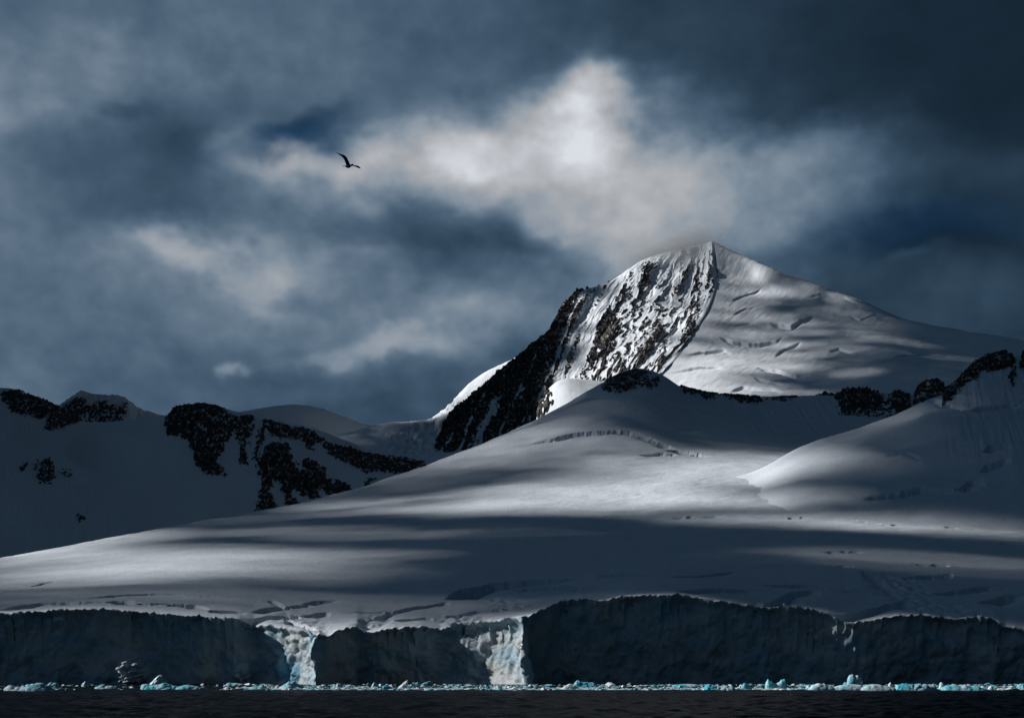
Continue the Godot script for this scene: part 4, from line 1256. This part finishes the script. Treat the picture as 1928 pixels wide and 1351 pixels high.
# ---------------------------------------------------------------- gull
func build_gull() -> void:
	var d := 60.0
	var at := W(656, 313, d)
	var s := d / F
	var vert := PackedVector3Array()
	var col := PackedColorArray()
	# body: rings along a spine from tail to bill, flying right and towards the bay
	var spine := [[-9.0, 1.2, -1.0, 0.15], [-6.5, 0.6, 0.0, 1.1], [-4.0, -0.4, 0.5, 2.2], [-1.0, -0.9, 1.0, 3.1], [2.5, -0.2, 1.5, 3.1], [5.0, 0.9, 2.0, 2.4], [6.6, 1.9, 2.4, 1.7], [7.8, 2.3, 2.8, 1.5], [8.8, 2.1, 3.1, 1.0], [9.4, 1.8, 3.3, 0.42], [10.8, 1.3, 3.8, 0.1]]
	var rings := []
	for k in spine.size():
		var ring := []
		for i in 12:
			var a := TAU * i / 12.0
			ring.append(Vector3(spine[k][0] + 0.3 * cos(a), spine[k][1] + spine[k][3] * sin(a) * (0.45 if k < 2 else 0.9), spine[k][2] + spine[k][3] * cos(a)))
		rings.append(ring)
	var dark := Color(0.2, 0.26, 0.34)
	var pale := Color(0.42, 0.47, 0.54)
	for k in rings.size() - 1:
		for i in 12:
			var j := (i + 1) % 12
			for v in [rings[k][i], rings[k + 1][i], rings[k + 1][j], rings[k][i], rings[k + 1][j], rings[k][j]]:
				vert.append(v * s)
				col.append(pale if k > 3 else dark.lerp(pale, 0.4))
	# wings: stations (leading edge, trailing edge, thickness) from the root to the tip
	var wings := [
		[[Vector3(3.5, 1.5, 1.5), Vector3(-4.0, 0.5, 0.5), 0.9], [Vector3(2.0, 6.0, 5.0), Vector3(-4.8, 4.0, 4.0), 0.8], [Vector3(-0.6, 10.5, 9.0), Vector3(-6.6, 8.0, 7.5), 0.7], [Vector3(-2.5, 13.5, 12.0), Vector3(-8.0, 11.0, 10.0), 0.6], [Vector3(-6.0, 15.5, 15.0), Vector3(-11.0, 13.4, 13.0), 0.5], [Vector3(-12.0, 16.6, 18.0), Vector3(-15.0, 15.4, 16.5), 0.35], [Vector3(-17.5, 18.0, 20.0), Vector3(-19.0, 17.6, 19.6), 0.2], [Vector3(-21.5, 18.9, 21.5), Vector3(-21.8, 18.8, 21.4), 0.05]],
		[[Vector3(4.5, 1.5, 1.0), Vector3(-2.0, 1.0, -0.5), 0.8], [Vector3(8.0, 3.8, -5.0), Vector3(4.0, 3.0, -6.0), 0.6], [Vector3(12.0, 6.0, -11.0), Vector3(9.0, 4.6, -12.0), 0.5], [Vector3(16.0, 7.0, -16.0), Vector3(12.5, 4.8, -17.0), 0.4], [Vector3(19.0, 6.2, -20.0), Vector3(16.5, 4.2, -21.0), 0.3], [Vector3(20.5, 4.4, -23.0), Vector3(20.0, 4.0, -23.2), 0.05]]]
	for w in wings:
		for k in w.size() - 1:
			var a: Array = w[k]
			var b: Array = w[k + 1]
			var sec := []
			for st in [a, b]:
				var up: Vector3 = Vector3(0, st[2], st[2] * 0.4)
				var mid: Vector3 = st[0].lerp(st[1], 0.35)
				sec.append([st[0], mid + up, st[1], mid - up * 0.3])
			for i in 4:
				var j := (i + 1) % 4
				for v in [sec[0][i], sec[0][j], sec[1][j], sec[0][i], sec[1][j], sec[1][i]]:
					vert.append(v * s)
					col.append(dark)
	# tail fan
	for tri in [[Vector3(-7, 0.8, 0.8), Vector3(-11.5, 0.2, 1.6), Vector3(-11.8, 0.6, -1.6)], [Vector3(-7, 0.8, 0.8), Vector3(-11.8, 0.6, -1.6), Vector3(-7, 0.8, -1.4)], [Vector3(-7, 0.2, 0.8), Vector3(-11.8, 0.4, -1.6), Vector3(-11.5, 0.0, 1.6)], [Vector3(-7, 0.2, 0.8), Vector3(-7, 0.2, -1.4), Vector3(-11.8, 0.4, -1.6)]]:
		for v in tri:
			vert.append(v * s)
			col.append(dark)
	var arr := []
	arr.resize(Mesh.ARRAY_MAX)
	arr[Mesh.ARRAY_VERTEX] = vert
	arr[Mesh.ARRAY_COLOR] = col
	var m := ArrayMesh.new()
	m.add_surface_from_arrays(Mesh.PRIMITIVE_TRIANGLES, arr)
	var o := put(m, "gull", M.dark_plumage)
	o.position = at
	tag(o, "dark gull gliding with raised wings in front of the clouds", "bird")
	for dx in [-150, 0, 150]:
		for dz in [-150, 0, 150]:
			want(at + Vector3(dx, 0, dz), 0.0)


# ---------------------------------------------------------------- broken cloud between the sun and the land, left of the view
func build_cloud_layer() -> void:
	var cov := PackedFloat32Array()
	var n := DECK_NX * DECK_NZ
	cov.resize(n)
	var known := PackedFloat32Array()
	known.resize(n)
	for k in n:
		if deck_cnt[k] > 0.0:
			cov[k] = 1.0 - deck_sum[k] / deck_cnt[k]
			known[k] = 1.0
		else:
			cov[k] = 1.0
	# spread known cover into cells that no sampled place looks through
	for it in 7:
		var c2 := cov.duplicate()
		var k2 := known.duplicate()
		for j in range(1, DECK_NZ - 1):
			for i in range(1, DECK_NX - 1):
				var k := j * DECK_NX + i
				if known[k] > 0.0:
					continue
				var s := 0.0
				var w := 0.0
				for e in [k - 1, k + 1, k - DECK_NX, k + DECK_NX]:
					s += cov[e] * known[e]
					w += known[e]
				if w > 0.0:
					c2[k] = s / w
					k2[k] = 1.0
		cov = c2
		known = k2
	var o := FastNoiseLite.new()
	noise(o, 91, 1.0 / 50.0, 2)
	var t := PackedFloat32Array()
	t.resize(n)
	for j in DECK_NZ:
		for i in DECK_NX:
			var k := j * DECK_NX + i
			var nz := clampf(0.5 + 1.0 * o.get_noise_2d(i * DECK_STEP, j * DECK_STEP), 0.03, 0.97)
			var edge := smoothstep(0.0, 16.0, minf(minf(i, DECK_NX - 1 - i), minf(j, DECK_NZ - 1 - j)))
			t[k] = (cov[k] - nz) if known[k] > 0.0 else (0.62 * edge - nz)
			# nothing of it stands in the view
			var x := DECK_X0 + i * DECK_STEP
			var z := DECK_Z0 - j * DECK_STEP
			if z < -200.0:
				var px := CX - x / z * F
				var py := HY + (DECK_Y - 60.0) / z * F
				if px > -120.0 and px < 2050.0 and py > -120.0:
					t[k] = -1.0
	var bottom := PackedVector3Array()
	var idx := PackedInt32Array()
	bottom.resize(n * 2)
	for j in DECK_NZ:
		for i in DECK_NX:
			var k := j * DECK_NX + i
			var h := sqrt(maxf(t[k], 0.0))
			var x := DECK_X0 + i * DECK_STEP
			var z := DECK_Z0 - j * DECK_STEP
			var sway := 14.0 * n_big.get_noise_2d(x * 0.3, z * 0.3)
			bottom[k] = Vector3(x, DECK_Y + sway - 10.0 * h, z)
			bottom[n + k] = Vector3(x, DECK_Y + sway + 22.0 * h, z)
	for j in DECK_NZ - 1:
		for i in DECK_NX - 1:
			var a := j * DECK_NX + i
			var c := a + DECK_NX
			for tri in [[a, c, c + 1], [a, c + 1, a + 1]]:
				var up := 0
				for e in tri:
					if t[e] > 0.0:
						up += 1
				if up >= 2:
					idx.append_array(PackedInt32Array([tri[0], tri[2], tri[1], n + tri[0], n + tri[1], n + tri[2]]))
	var arr := []
	arr.resize(Mesh.ARRAY_MAX)
	arr[Mesh.ARRAY_VERTEX] = bottom
	arr[Mesh.ARRAY_INDEX] = idx
	var m := ArrayMesh.new()
	m.add_surface_from_arrays(Mesh.PRIMITIVE_TRIANGLES, arr)
	var deck := put(m, "cloud_layer", M.cloud_vapour)
	deck.set_meta("kind", "structure")


func mist(parent: Node, px: float, py: float, d: float, size: Vector3, density: float, turn := 0.0) -> void:
	var f := FogVolume.new()
	f.name = "cloud_puff"
	f.shape = RenderingServer.FOG_VOLUME_SHAPE_ELLIPSOID
	f.size = size
	var m := FogMaterial.new()
	m.density = density
	m.albedo = Color(0.94, 0.97, 1.0)
	f.material = m
	f.position = W(px, py, d)
	for k in 40:
		want(f.position + size * 0.45 * Vector3(sin(k * 2.4), cos(k * 1.7), sin(k * 3.1)), 1.0, 60.0)
	f.rotation.z = turn
	parent.add_child(f, true)


func _ready() -> void:
	t_start = Time.get_ticks_msec()
	# camera: level, with a rising front
	var cam := Camera3D.new()
	cam.name = "camera"
	add_child(cam)
	cam.position = Vector3(0, EYE, 0)
	cam.projection = Camera3D.PROJECTION_FRUSTUM
	cam.near = 0.5
	cam.far = 40000.0
	cam.size = 0.5 * 1351.0 / F
	cam.frustum_offset = Vector2(0, 0.5 * (HY - 675.5) / F)
	cam.current = true
	# sky, air
	var env := Environment.new()
	env.tonemap_mode = Environment.TONE_MAPPER_LINEAR
	env.tonemap_exposure = 1.0
	env.background_mode = Environment.BG_SKY
	var sky := Sky.new()
	var pano := PanoramaSkyMaterial.new()
	pano.panorama = ImageTexture.create_from_image(make_sky())
	sky.sky_material = pano
	env.sky = sky
	env.sdfgi_enabled = true
	env.ssao_enabled = true
	env.ssil_enabled = true
	env.volumetric_fog_enabled = true
	env.volumetric_fog_density = 0.0
	var we := WorldEnvironment.new()
	we.name = "environment"
	we.environment = env
	add_child(we)
	# low sun from the left, just behind the ice front
	var sun := DirectionalLight3D.new()
	sun.name = "sun"
	add_child(sun)
	sun.look_at_from_position(Vector3.ZERO, -SUN, Vector3.UP)
	sun.light_energy = 1.6
	sun.light_color = Color(1.0, 0.988, 0.975)
	sun.light_angular_distance = 1.0
	sun.shadow_enabled = true
	sun.directional_shadow_max_distance = 9000.0
	stage("sky")

	noise(n_big, 11, 1.0 / 130.0, 3)
	noise(n_mid, 12, 1.0 / 26.0, 3)
	noise(n_fine, 13, 1.0 / 7.0, 3)
	noise(n_ridge, 14, 1.0 / 40.0, 4, FastNoiseLite.TYPE_SIMPLEX_SMOOTH, FastNoiseLite.FRACTAL_RIDGED)
	noise(n_cell, 15, 1.0 / 11.0, 1, FastNoiseLite.TYPE_CELLULAR)
	n_cell.cellular_return_type = FastNoiseLite.RETURN_DISTANCE2_SUB
	deck_sum.resize(DECK_NX * DECK_NZ)
	deck_cnt.resize(DECK_NX * DECK_NZ)
	make_materials()

	build_sea()
	stage("sea")
	build_glacier()
	build_ice_cliff()
	stage("cliff")
	build_right_slope()
	stage("slope")
	build_left_ridge()
	build_far_peaks()
	build_mountain()
	build_crags()
	stage("crags")
	build_ice()
	stage("ice")
	build_gull()
	var rng := RandomNumberGenerator.new()
	rng.seed = 5
	var cap := holder("summit_cloud", "structure")
	for k in 18:
		var a := rng.randf()
		mist(cap, lerpf(1185, 1335, a) + rng.randf_range(-20, 20), lerpf(494, 456, a) + rng.randf_range(-22, 14), rng.randf_range(4930, 5120), Vector3(rng.randf_range(120, 300), rng.randf_range(60, 120), rng.randf_range(120, 240)), 0.0018, rng.randf_range(0.1, 0.5))
	build_cloud_layer()
	stage("cloud layer")
